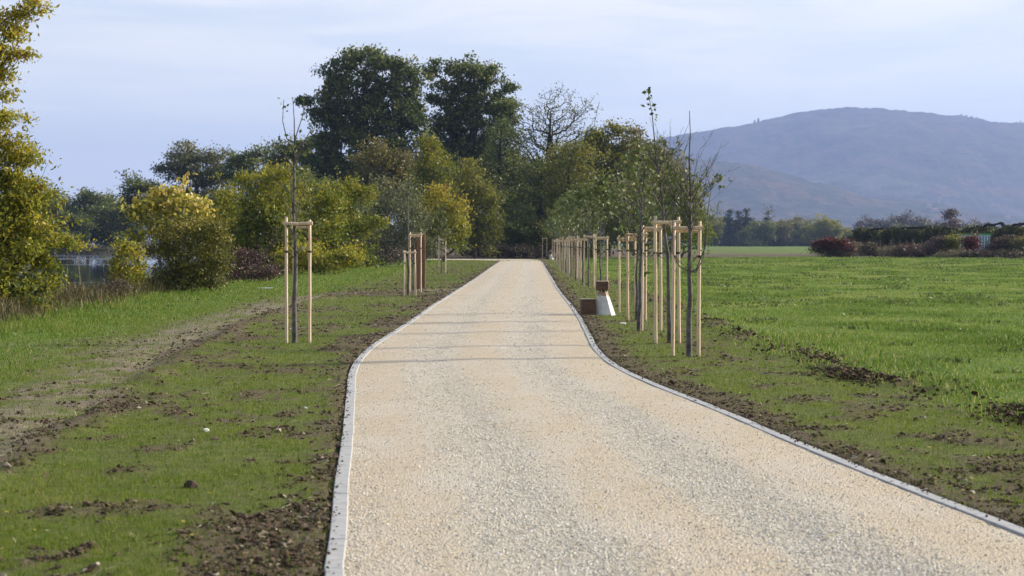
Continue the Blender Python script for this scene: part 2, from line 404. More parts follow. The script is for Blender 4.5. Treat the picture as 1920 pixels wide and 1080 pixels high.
# ----------------------------------------------------------------------------- gravel path
def path_mat():
    m, nt, _, L = mat_new('gravel_path')
    uv = nt.nodes.new('ShaderNodeAttribute'); uv.attribute_name = 'track'
    s = nt.nodes.new('ShaderNodeSeparateXYZ'); L.new(uv.outputs['Vector'], s.inputs[0])
    u = s.outputs[0]
    v = coord(nt)
    vb = coord(nt, 'Object', (2.2, .35, 1)); nb = noise(nt, vb, 1, 5, .6)
    nm_ = noise(nt, v, 7, 5, .6)
    nl = noise(nt, coord(nt, 'Object', (7, .25, 1)), 1, 4, .6)
    uw = math_(nt, 'ADD', u, math_(nt, 'ADD', math_(nt, 'MULTIPLY', math_(nt, 'SUBTRACT', nb, .5), .26), math_(nt, 'MULTIPLY', math_(nt, 'SUBTRACT', nl, .5), .12)))
    band = ramp(nt, uw, [(0, .0), (.12, .05), (.21, .75), (.36, .85), (.43, .1), (.54, .05), (.6, .9), (.75, .95), (.84, .1), (1, .0)], 'EASE')
    band = math_(nt, 'MULTIPLY', band, math_(nt, 'ADD', .25, nm_), clamp=True)
    vo = N(nt, 'ShaderNodeTexVoronoi', Scale=85.0); L.new(v, vo.inputs['Vector'])
    vo2 = N(nt, 'ShaderNodeTexVoronoi', Scale=46.0); L.new(v, vo2.inputs['Vector'])
    sc = nt.nodes.new('ShaderNodeSeparateColor'); L.new(vo.outputs['Color'], sc.inputs[0])
    sc2 = nt.nodes.new('ShaderNodeSeparateColor'); L.new(vo2.outputs['Color'], sc2.inputs[0])
    sand = ramp(nt, nm_, [(.25, (.49, .385, .255)), (.5, (.575, .475, .335)), (.8, (.63, .55, .42))])
    grain = ramp(nt, sc.outputs[0], [(0, (.18, .15, .12)), (.1, (.4, .33, .23)), (.5, (.57, .485, .36)), (.85, (.65, .56, .42)), (1, (.78, .74, .65))])
    sand = mixc(nt, .5, sand, grain)
    gr = ramp(nt, sc2.outputs[0], [(0, (.24, .215, .18)), (.12, (.41, .385, .33)), (.55, (.56, .53, .465)), (.85, (.67, .64, .57)), (1, (.78, .76, .7))])
    gr = mixc(nt, .35, gr, grain)
    col = mixc(nt, band, sand, gr)
    # dusty smoother patches
    n5 = noise(nt, coord(nt, 'Object', (1.3, .5, 1)), 1, 4, .55)
    col = mixc(nt, ramp(nt, n5, [(.45, 0.0), (.68, .6)]), col, (.6, .545, .46))
    h = math_(nt, 'ADD', math_(nt, 'MULTIPLY', vo2.outputs['Distance'], -8.0), math_(nt, 'MULTIPLY', vo.outputs['Distance'], -9.0))
    finish(nt, col, .95, h, .55, .006, spec=.15)
    return m
def path():
    ys = [-6.0]
    while ys[-1] < 172: ys.append(ys[-1] + max(.08, .006 * ys[-1]))
    ys = np.array(ys); Lx = xl(ys); Rx = xr(ys)
    Lp = np.stack([Lx, ys], 1); Rp = np.stack([Rx, ys], 1)
    # the bend to the left at the far end
    tl = np.array([(-1.0, 174), (-1.15, 179), (-1.9, 184), (-3.2, 188), (-5.5, 191), (-9, 193), (-14, 194.5), (-20, 195)])
    tr = np.array([(2.57, 175), (2.7, 184), (2.6, 193), (1.2, 199), (-1.8, 201), (-7.5, 201.5), (-13, 202), (-20, 202.3)])
    Lp = np.concatenate([Lp, tl]); Rp = np.concatenate([Rp, tr])
    nu = 41
    t = np.linspace(0, 1, nu)
    P = Lp[:, None, :] * (1 - t)[None, :, None] + Rp[:, None, :] * t[None, :, None]
    X = P[..., 0]; Y = P[..., 1]
    Z = .012 * np.sin(np.pi * t)[None] * 1.5 + .012 * (fbm(X * .9, Y * .5, 81, 3) - .5) + .006 * (fbm(X * 6, Y * 6, 85, 2) - .5)
    Z = Z - .012 * np.exp(-((t - .29) / .07) ** 2)[None] - .012 * np.exp(-((t - .68) / .08) ** 2)[None]
    n = len(Lp); i = np.arange(n * nu).reshape(n, nu)
    Fq = np.stack([i[:-1, :-1], i[:-1, 1:], i[1:, 1:], i[1:, :-1]], -1).reshape(-1, 4)
    tr_ = np.stack([np.broadcast_to(t, X.shape), Y, Y * 0], -1).reshape(-1, 3)
    o = mesh_np('gravel_path', np.stack([X, Y, Z], -1).reshape(-1, 3), [Fq], path_mat(), smooth=True, attrs={'track': ('POINT', 'FLOAT_VECTOR', tr_)})
    tag(o, kind='structure')
    # stone edging, one metre pieces laid end to end, a few millimetres out of line
    m, nt, _, L = mat_new('kerb_concrete')
    v = coord(nt); n1 = noise(nt, v, 9, 6, .65); n2 = noise(nt, coord(nt, 'Object', (5, 22, 2)), 1, 6, .7)
    a = nt.nodes.new('ShaderNodeAttribute'); a.attribute_name = 'tone'
    c = ramp(nt, n1, [(.3, (.32, .32, .315)), (.6, (.42, .42, .41)), (.8, (.48, .475, .46))])
    c = mixc(nt, math_(nt, 'MULTIPLY', a.outputs['Fac'], .18), c, (.27, .27, .26))
    c = mixc(nt, ramp(nt, n2, [(.54, 0.0), (.72, .6)]), c, (.17, .14, .11))
    finish(nt, c, .9, n1, .4, .006, spec=.2)
    for side, fx in ((-1, xl), (1, xr)):
        V = []; Fc = []; T = []; k = 0; y = 4.0
        while y < 171:
            y1 = y + 1.0
            x0, x1 = float(fx(np.array([y]))[0]), float(fx(np.array([y1]))[0])
            dx, dy = x1 - x0, 1.0; l = math.hypot(dx, dy); tx, ty = dx / l, dy / l; nx_, ny_ = ty * side, -tx * side
            g = .005; j = rng.normal(0, .0012, 3); zt = .010 + j[0]; w = KW - .006 + j[1] * .4
            w0 = -.002 + j[1]; w1 = w0 + w
            pts = []
            for q, (aa, sy) in enumerate(((g, 0), (l - g, 1))):
                for ww, zz in ((w0, -.09), (w0, zt - .006), (w0 + .006, zt), (w1 - .006, zt), (w1, zt - .006), (w1, -.09)):
                    pts.append((x0 + tx * aa + nx_ * ww, y + ty * aa + ny_ * ww, zz + 0.0))
            V += pts; b = k * 12
            for e in range(5): Fc.append((b + e, b + e + 1, b + 7 + e, b + 6 + e))
            Fc.append((b + 0, b + 5, b + 4, b + 1)); Fc.append((b + 1, b + 4, b + 3, b + 2))
            Fc.append((b + 6, b + 7, b + 10, b + 11)); Fc.append((b + 7, b + 8, b + 9, b + 10))
            T += [rng.random()] * 9
            k += 1; y = y1 - (1 - l / 1.0) * 0
        o = mesh_np('kerb', np.array(V), [np.array(Fc)], m, attrs={'tone': ('FACE', 'FLOAT', T)})
        tag(o, kind='structure')
path()

# ----------------------------------------------------------------------------- scattered ground stuff
def frustum_points(n, y0, y1, p, xmin=None, xmax=None, margin=1.0):
    """points in the seen wedge, density falling as y^-p"""
    r = rng.random(n)
    q = 2 - p
    y = (y0 ** q + r * (y1 ** q - y0 ** q)) ** (1 / q) if abs(q) > 1e-6 else y0 * (y1 / y0) ** r
    hw = y * .262 + margin
    x = (rng.random(n) * 2 - 1) * hw
    k = np.ones(n, bool)
    if xmin is not None: k &= x > xmin
    if xmax is not None: k &= x < xmax
    return x[k], y[k]

def blades(name, x, y, h, w, mat, tint, lean=.35, seg=1, label=None, cat=None):
    n = len(x); z = relief(x, y) - .006
    a = rng.random(n) * 6.283; la = rng.random(n) * 6.283
    dx, dy = np.cos(a) * w / 2, np.sin(a) * w / 2
    ln = h * lean * rng.random(n) * 1.6
    lx, ly = np.cos(la) * ln, np.sin(la) * ln
    if seg == 1:
        V = np.stack([np.stack([x - dx, y - dy, z], 1), np.stack([x + dx, y + dy, z], 1), np.stack([x + lx, y + ly, z + h], 1)], 1).reshape(-1, 3)
        Ft = [np.arange(3 * n).reshape(n, 3)]; ti = tint
    else:
        m1 = .55
        V = np.stack([np.stack([x - dx, y - dy, z], 1), np.stack([x + dx, y + dy, z], 1),
                      np.stack([x + dx * .8 + lx * .3, y + dy * .8 + ly * .3, z + h * m1], 1), np.stack([x - dx * .8 + lx * .3, y - dy * .8 + ly * .3, z + h * m1], 1),
                      np.stack([x + lx, y + ly, z + h * (1 - .25 * rng.random(n))], 1)], 1).reshape(-1, 3)
        b = np.arange(n) * 5
        Ft = [np.stack([b, b + 1, b + 2, b + 3], 1), np.stack([b + 3, b + 2, b + 4], 1)]; ti = np.concatenate([tint, tint])
    o = mesh_np(name, V, Ft, mat, attrs={'tint': ('FACE', 'FLOAT', ti)})
    tag(o, label, cat, kind='stuff')
    return o
GR_V = leaf_mat('young_grass_blades', [(0, (.065, .115, .01)), (.5, (.125, .19, .016)), (.85, (.19, .225, .03)), (1, (.36, .32, .15))], .4, .7, .1)
GR_F = leaf_mat('crop_grass_blades', [(0, (.09, .15, .022)), (.5, (.15, .23, .034)), (.9, (.23, .3, .06)), (1, (.38, .34, .14))], .45, .5, .2)
GR_M = leaf_mat('meadow_grass_blades', [(0, (.06, .12, .012)), (.5, (.12, .2, .02)), (.8, (.2, .24, .04)), (1, (.42, .36, .17))], .4, .6, .15)

def grass():
    # young verge grass
    x, y = frustum_points(1050000, 8.6, 185, 2.1, -13, 8)
    mk = masks(x, y)
    cov = fbm(x * 2.3, y * 1.1, 91); c2 = fbm(x * 12, y * 9, 95, 2)
    dens = (1 - mk['soil']) ** 1.3 * (1 - mk['path']) * (1 - mk['field']) * (1 - mk['meadow']) * (1 - mk['dry'] * .9) * (1 - mk['litter'])
    dens = dens * (.18 + .9 * sm(.38, .62, cov)) * (.35 + 1.1 * sm(.35, .6, c2)) + .17 * (1 - mk['path']) * (1 - mk['litter'])
    k = rng.random(len(x)) < dens; x, y = x[k], y[k]
    n = len(x); h = (.016 + .03 * rng.random(n) ** 2) * (1 + y / 120); w = .0032 * (1 + y / 16)
    tint = np.clip(rng.normal(.45, .2, n) + (cov[k] - .5), 0, .93); tint[rng.random(n) < .04] = 1
    blades('verge_grass', x, y, h, w, GR_V, tint, .5, 1, 'short new grass coming up through the earth beside the path', 'grass')
    # meadow grass, left
    x, y = frustum_points(700000, 10, 190, 1.9, -16, -2.5)
    mk = masks(x, y)
    c = fbm(x * 1.4, y * .7, 101)
    dens = np.maximum(mk['meadow'] * (1 - mk['dry'] * .75), 0) * (.35 + sm(.35, .6, c)) * sm(2.2, .8, BANK(y) - x)
    k = rng.random(len(x)) < dens; x, y, c = x[k], y[k], c[k]
    n = len(x); tall = sm(3.5, .0, x - BANK(y))
    h = (.018 + .035 * rng.random(n) + .12 * tall * rng.random(n) + .05 * sm(.6, .75, c)) * (1 + y / 200); w = .0045 * (1 + y / 22)
    tint = np.clip(rng.normal(.45, .2, n) + (c - .5) * .8, 0, .93); tint[rng.random(n) < .05 + .12 * mk['dry'][k]] = 1
    blades('meadow_grass', x, y, h, w, GR_M, tint, .55, 2, 'longer grass between the muddy track and the pond bank', 'grass')
    # crop field, right
    x, y = frustum_points(900000, 15, 260, 1.75, 3.0, 60)
    mk = masks(x, y); c = fbm(x * .8, y * .5, 111); fx = field_x(y)
    k = rng.random(len(x)) < mk['field'] * (1 - mk['soil'] * .8) * (.4 + sm(.3, .55, c)) * (1 - .55 * sm(2.6, .2, x - fx) * sm(.38, .55, fbm(x * 2.5, y * 1.2, 117))) * (1 - mk['litter'])
    x, y, c, fx = x[k], y[k], c[k], fx[k]
    n = len(x); rim = sm(2.2, .2, x - fx)
    h = (.02 + .022 * rng.random(n) + .07 * rim * rng.random(n) ** 2 * (c > .45) + .035 * sm(.58, .7, c)) * (1 + y / 200); w = .0055 * (1 + y / 22)
    pt = fbm(x * .35, y * .18, 119); tint = np.clip(rng.normal(.45, .2, n) - (c - .5) * 1.2 + (pt - .5) * 1.6 + .1, 0, .95); tint[rng.random(n) < .03 + .14 * rim] = 1
    blades('crop_grass', x, y, h, w, GR_F, tint, .5, 2, 'bright green young crop covering the field on the right', 'crop')
    # dark broad weeds in the crop
    x, y = frustum_points(14000, 17, 300, 1.5, 4.6, 80)
    c = fbm(x * .25, y * .12, 141); mk = masks(x, y)
    k = (rng.random(len(x)) < sm(.54, .72, c) * .2 + .05) & (mk['field'] > .9) & (mk['litter'] < .1)
    x, y = x[k], y[k]; c = np.repeat(np.arange(len(x)), 24); n = len(c)
    xx = x[c] + rng.normal(0, .11, n) * (1 + y[c] / 60); yy = y[c] + rng.normal(0, .05, n) * (1 + y[c] / 60)
    blades('weeds', xx, yy, (.03 + .06 * rng.random(n)) * (1 + y[c] / 150), .024 * (1 + y[c] / 50), LM['fringe'], np.clip(rng.normal(.35, .2, n), 0, 1), .9, 2, 'dark leafy weeds scattered through the crop', 'weeds')
    # rough growth on the pond bank
    yv = 14 * (175 / 14) ** rng.random(90000); xv = BANK(yv) - .1 + rng.normal(0, .55, len(yv)) - .35
    k = rng.random(len(xv)) < .25 + .75 * sm(.4, .6, fbm(xv * .8, yv * .3, 151)); xv, yv = xv[k], yv[k]; n = len(xv)
    blades('bank_growth', xv, yv, (.1 + .38 * rng.random(n) ** 2.2) * (.5 + fbm(xv * .7, yv * .4, 155)) * 1.3, .012 * (1 + yv / 50), LM['bank'], np.clip(rng.normal(.5, .25, n), 0, 1), .5, 2, 'rough dry grass and weeds along the top of the pond bank', 'weeds')
grass()

ICO_V = np.array([(0, 0, -1), (.72, -.53, -.45), (-.28, -.85, -.45), (-.89, 0, -.45), (-.28, .85, -.45), (.72, .53, -.45), (.28, -.85, .45), (-.72, -.53, .45), (-.72, .53, .45), (.28, .85, .45), (.89, 0, .45), (0, 0, 1)])
ICO_F = np.array([(0, 1, 2), (1, 0, 5), (0, 2, 3), (0, 3, 4), (0, 4, 5), (1, 5, 10), (2, 1, 6), (3, 2, 7), (4, 3, 8), (5, 4, 9), (1, 10, 6), (2, 6, 7), (3, 7, 8), (4, 8, 9), (5, 9, 10), (6, 10, 11), (7, 6, 11), (8, 7, 11), (9, 8, 11), (10, 9, 11)])
OCT_V = np.array([(1, 0, 0), (0, 1, 0), (-1, 0, 0), (0, -1, 0), (0, 0, 1), (0, 0, -1)], float)
OCT_F = np.array([(0, 1, 4), (1, 2, 4), (2, 3, 4), (3, 0, 4), (1, 0, 5), (2, 1, 5), (3, 2, 5), (0, 3, 5)])
def lumps(name, x, y, z, r, BV, BF, mat, tint, label, cat, flat=.7, jit=.35, smooth=False):
    n = len(x); nv = len(BV)
    a = rng.random(n) * 6.283; c, s = np.cos(a), np.sin(a)
    V = BV[None] * (1 + jit * (rng.random((n, nv, 1)) - .5) * 2)
    sc = r[:, None] * np.stack([1 + .4 * (rng.random(n) - .5), 1 + .4 * (rng.random(n) - .5), flat * (1 + .5 * (rng.random(n) - .5))], 1)
    V = V * sc[:, None, :]
    tl = rng.normal(0, .35, n)[:, None]
    V = np.stack([V[..., 0] * c[:, None] - V[..., 1] * s[:, None], V[..., 0] * s[:, None] + V[..., 1] * c[:, None], V[..., 2] + V[..., 0] * tl], -1)
    V = V + np.stack([x, y, z], 1)[:, None, :]
    Fc = (BF[None] + (np.arange(n) * nv)[:, None, None]).reshape(-1, 3)
    o = mesh_np(name, V.reshape(-1, 3), [Fc], mat, smooth=smooth, attrs={'tint': ('FACE', 'FLOAT', np.repeat(tint, len(BF)))})
    tag(o, label, cat, kind='stuff'); return o
def leaf_cards(P, size, tint, up=.0, aspect=.55, fold=.0, rs=None):
    rs = rs or rng; n = len(P)
    d = rs.normal(size=(n, 3)); d[:, 2] -= .15; d /= np.linalg.norm(d, axis=1)[:, None]
    e = rs.normal(size=(n, 3)); e[:, 2] += up; e = np.cross(d, e); e /= np.linalg.norm(e, axis=1)[:, None] + 1e-9
    s = size * (.6 + .8 * rs.random(n)); L = d * s[:, None]; W = e * (s * aspect)[:, None]
    V = np.stack([P, P + L * .45 + W * .5, P + L, P + L * .5 - W * .5], 1).reshape(-1, 3)
    return V, np.arange(4 * n).reshape(n, 4), tint

def scatter():
    soilm = leaf_mat('soil_clods', [(0, (.04, .027, .017)), (.5, (.1, .07, .046)), (.9, (.19, .145, .1)), (1, (.36, .31, .24))], 0, .95, .1)
    x, y = frustum_points(440000, 8.8, 150, 2.2, -11, 9)
    mk = masks(x, y); c = fbm(x * 4, y * 3, 121)
    dens = np.clip(mk['soil'] ** 2 * (.12 + 1.0 * sm(.4, .65, c)), 0, 1) * (1 - mk['path']) * (1 - mk['litter']) + .004 * (1 - mk['path'])
    k = rng.random(len(x)) < dens; x, y = x[k], y[k]; n = len(x)
    r = .004 + .012 * rng.random(n) ** 3 + .014 * rng.random(n) * (rng.random(n) < .03); r = r * (1 + y / 50)
    # crumbs spilled over the stone edging and the gravel beside it
    ky = 8.8 * (80 / 8.8) ** rng.random(1000); sd = rng.random(1000) < .45
    kx = np.where(sd, xl(ky) - KW * .95 + np.abs(rng.normal(0, .03, 1000)), xr(ky) + KW * .95 - np.abs(rng.normal(0, .035, 1000)))
    kr = (.0025 + .006 * rng.random(1000) ** 2.5) * (1 + ky / 40)
    zz = relief(x, y) + r * .25
    x = np.concatenate([x, kx]); y = np.concatenate([y, ky]); r = np.concatenate([r, kr]); zz = np.concatenate([zz, .012 + kr * .3]); n = len(x)
    lumps('soil_clods', x, y, zz, r, ICO_V, ICO_F, soilm, np.clip(rng.normal(.45, .25, n), 0, 1), 'crumbly brown soil clods along the kerbs, the rut and the field edge', 'soil', .6, .6)
    # bigger clods thrown up along the field edge
    yy = []; xx = []
    for yc, amt in ((18.6, 420), (21.5, 60), (24.2, 520), (25.6, 160), (28.2, 180), (30.6, 110), (34, 90), (38, 110), (41, 90), (47, 80), (55, 80), (64, 60), (75, 60)):
        xx.append(field_x(np.full(amt, yc)) + rng.normal(.05, .22, amt)); yy.append(yc + rng.normal(0, .4 + yc * .012, amt))
    x = np.concatenate(xx); y = np.concatenate(yy); n = len(x)
    r = (.008 + .03 * rng.random(n) ** 3)
    g = np.exp(-((x - field_x(y) - .05) / .35) ** 2) * .11
    lumps('earth_heaps', x, y, relief(x, y) + g * rng.random(n), r, ICO_V, ICO_F, soilm, np.clip(rng.normal(.3, .2, n), 0, .9), 'dark turned earth lying in heaps along the field edge', 'earth', .6, .6)
    # loose gravel
    gm = leaf_mat('loose_gravel', [(0, (.28, .25, .2)), (.25, (.52, .475, .39)), (.6, (.64, .59, .49)), (.9, (.74, .7, .61)), (1, (.85, .83, .78))], 0, .9, .2)
    x, y = frustum_points(620000, 8.6, 60, 2.6, -2.6, 4.5, .2)
    L_ = xl(y); R_ = xr(y); u = (x - L_) / (R_ - L_)
    uu = u + (fbm(x * 1.5, y * .3, 131) - .5) * .2
    band = np.exp(-((uu - .3) / .09) ** 2) + np.exp(-((uu - .69) / .1) ** 2)
    dens = np.clip(.05 + .8 * band + .25 * np.exp(-(u / .05) ** 2), 0, 1) * (.3 + .9 * fbm(x * 5, y * 3, 133)) * (u > .004) * (u < .996)
    k = rng.random(len(x)) < dens; x, y, u = x[k], y[k], u[k]; n = len(x)
    if n > 190000:
        k = rng.permutation(n)[:190000]; x, y, u = x[k], y[k], u[k]; n = len(x)
    r = (.0028 + .0048 * rng.random(n) ** 1.6) * (1 + y / 45)
    z = .018 * np.sin(np.pi * u) - .012 * np.exp(-((u - .29) / .07) ** 2) - .012 * np.exp(-((u - .68) / .08) ** 2) + r * .3
    z = z + .012 * (fbm(x * .9, y * .5, 81, 3) - .5) + .006 * (fbm(x * 6, y * 6, 85, 2) - .5)
    lumps('loose_gravel', x, y, z, r, OCT_V, OCT_F, gm, np.clip(rng.normal(.55, .22, n), 0, 1), 'loose pale gravel lying on the path', 'gravel', .7)
    # fallen leaves on verge and gravel
    x, y = frustum_points(1500, 9, 70, 1.9, -9, 8); n = len(x); mk = masks(x, y)
    LV, LF, ti = leaf_cards(np.stack([x, y, np.where(mk['path'] > .5, .028, relief(x, y) + .02)], 1), .035, rng.random(n), 3.0, .7, rs=rng)
    lv = LV.reshape(-1, 4, 3); lv[:, :, 2] = lv[:, :1, 2] + (lv[:, :, 2] - lv[:, :1, 2]) * .25
    keep = rng.random(n) < np.where(mk['path'] > .5, .25, 1.0)
    o = mesh_np('fallen_leaves', lv.reshape(-1, 3), [LF[keep]], LM['yellow'], attrs={'tint': ('FACE', 'FLOAT', ti[keep])})
    tag(o, 'yellow and brown fallen leaves lying here and there on the verges', 'leaves', kind='stuff')
    # straw and dead stems
    x, y = frustum_points(6000, 9, 60, 2.0, -11, 9)
    mk = masks(x, y); k = rng.random(len(x)) < (1 - mk['path']) * (.25 + .6 * mk['soil'] + .5 * mk['dry']) * (1 - mk['field']); x, y = x[k], y[k]; n = len(x)
    sm_ = leaf_mat('dead_stems', [(0, (.2, .17, .1)), (1, (.55, .47, .32))], .1, .8, .2)
    a = rng.normal(0, .5, n) + np.where(rng.random(n) < .5, 0, 3.14); l = (.015 + .06 * rng.random(n) ** 1.6) * (1 + y / 80); w = .0013 * (1 + y / 20)
    z = relief(x, y) + .012
    dx, dy = np.cos(a) * l / 2, np.sin(a) * l / 2; px, py = -np.sin(a) * w, np.cos(a) * w
    zz = rng.normal(0, .9, n) * l / 2
    zz = np.abs(zz)
    V = np.stack([np.stack([x - dx - px, y - dy - py, z], 1), np.stack([x + dx - px, y + dy - py, z + zz], 1), np.stack([x + dx + px, y + dy + py, z + zz + w], 1), np.stack([x - dx + px, y - dy + py, z + w], 1)], 1).reshape(-1, 3)
    o = mesh_np('straw', V, [np.arange(4 * n).reshape(n, 4)], sm_, attrs={'tint': ('FACE', 'FLOAT', rng.random(n))})
    tag(o, 'bits of straw and dead stems lying over the verges', 'straw', kind='stuff')
scatter()

def stone(px, py, r, label, mat, name='stone', cat='stone', flat=.7):
    x, y = G(px, py)
    import bmesh
    bm = bmesh.new(); bmesh.ops.create_icosphere(bm, subdivisions=2, radius=r)
    q = random.Random(int(px * 3 + py)); off = Vector((q.random() * 9, q.random() * 9, q.random() * 9))
    from mathutils import noise as mn
    for v in bm.verts:
        v.co *= 1 + .45 * mn.noise(v.co / r * .9 + off); v.co.z *= flat
    me = bpy.data.meshes.new(name); bm.to_mesh(me); bm.free(); me.materials.append(mat)
    o = bpy.data.objects.new(name, me); COL.objects.link(o); o.location = (x, y, hz(x, y) + r * flat * .45)
    return tag(o, label, cat)
PALE = simple('pale_stone', (.5, .46, .4), (.75, .7, .64), 20)
MUD = simple('dark_earth', (.03, .02, .014), (.09, .062, .042), 14, .95, .6)
stone(385, 808, .03, 'pale pinkish stone lying alone on the grass of the left verge', PALE)
stone(572, 764, .02, 'small white stone in the bare soil near the left kerb', PALE)
stone(1314, 722, .022, 'small white stone in the dark soil along the right kerb', PALE)
stone(1168, 607, .07, 'flat whitish stone in the grass in front of the white plinth', PALE, flat=.35)
stone(357, 910, .05, 'dark clump of earth on the left verge, near the camera', MUD, 'earth_clump', 'earth clump')
stone(662, 940, .018, 'small dark lump of earth on the gravel by the left kerb', MUD, 'earth_clump', 'earth clump')
stone(803, 671, .022, 'small dark lump of earth lying on the gravel in mid path', MUD, 'earth_clump', 'earth clump')
stone(1720, 788, .035, 'brown clod standing out of the short grass of the right verge', MUD, 'earth_clump', 'earth clump')

# ----------------------------------------------------------------------------- plants
def skeleton(base, trunk_pts, tips, trunk_r, rs, arch=.25, exp=1.95, pen=1.1, wob=.07):
    """nodes: trunk polyline, then each tip joined to the nearest node below it, over two bent in-between nodes"""
    nodes = [np.array(p, float) for p in trunk_pts]; par = [-1] + list(range(len(trunk_pts) - 1))
    T = len(nodes)
    order = np.argsort(np.min(np.linalg.norm(tips[:, None] - np.array(nodes)[None], axis=2), axis=1))
    A = np.zeros((T + 3 * len(tips), 3)); A[:T] = nodes; cnt = T; par = par + [0] * (3 * len(tips))
    tipn = []
    for i in order:
        t = tips[i]; dv = t - A[:cnt]; d = np.linalg.norm(dv, axis=1) + 1e-6
        c = d * (1 + pen * np.clip(-(dv[:, 2]) / d + .25, 0, 2))
        j = int(np.argmin(c)); a = A[j]; v = t - a; l = np.linalg.norm(v)
        p = j
        for s in (.35, .7):
            q = a + v * s + rs.normal(size=3) * l * wob; q[2] += l * arch * s * (1 - s)
            A[cnt] = q; par[cnt] = p; p = cnt; cnt += 1
        A[cnt] = t; par[cnt] = p; tipn.append(cnt); cnt += 1
    A = A[:cnt]; par = np.array(par[:cnt])
    R = np.zeros(cnt); R[tipn] = 1.0
    acc = np.zeros(cnt); acc[tipn] = 1
    for k in range(cnt - 1, 0, -1): acc[par[k]] += acc[k]
    R = np.maximum(acc, 1) ** (1 / exp); R = R / R[0] * trunk_r
    # trunk keeps a taper
    for k in range(T): R[k] = max(R[k], trunk_r * (1 - .8 * k / max(T - 1, 1)))
    return A, par, R, np.array(tipn)

def tubes(A, par, R, rmin, thick_sides=7, thr=.05):
    idx = np.arange(1, len(A)); Vs = []; Fs = []; off = 0
    for sides, sel in ((thick_sides, idx[R[idx] >= thr]), (3, idx[R[idx] < thr])):
        if not len(sel): continue
        p0 = A[par[sel]]; p1 = A[sel]; r0 = np.maximum(np.minimum(R[par[sel]], R[sel] * 1.35), rmin); r1 = np.maximum(R[sel], rmin)
        d = p1 - p0; l = np.linalg.norm(d, axis=1)[:, None] + 1e-9; d = d / l
        p0 = p0 - d * r0[:, None] * .3
        ref = np.where(np.abs(d[:, 2:3]) > .9, np.array([[1., 0, 0]]), np.array([[0, 0, 1.]]))
        a = np.cross(d, ref); a /= np.linalg.norm(a, axis=1)[:, None]; b = np.cross(d, a)
        t = np.arange(sides) * 2 * np.pi / sides
        ring = a[:, None] * np.cos(t)[None, :, None] + b[:, None] * np.sin(t)[None, :, None]
        V = np.concatenate([p0[:, None] + ring * r0[:, None, None], p1[:, None] + ring * r1[:, None, None]], 1)
        n = len(sel); o = (np.arange(n) * 2 * sides)[:, None]; k = np.arange(sides)[None]; k2 = (k + 1) % sides
        Fs.append(np.stack([o + k, o + k2, o + sides + k2, o + sides + k], -1).reshape(-1, 4) + off)
        Vs.append(V.reshape(-1, 3)); off += n * 2 * sides
    return np.concatenate(Vs), np.concatenate(Fs)

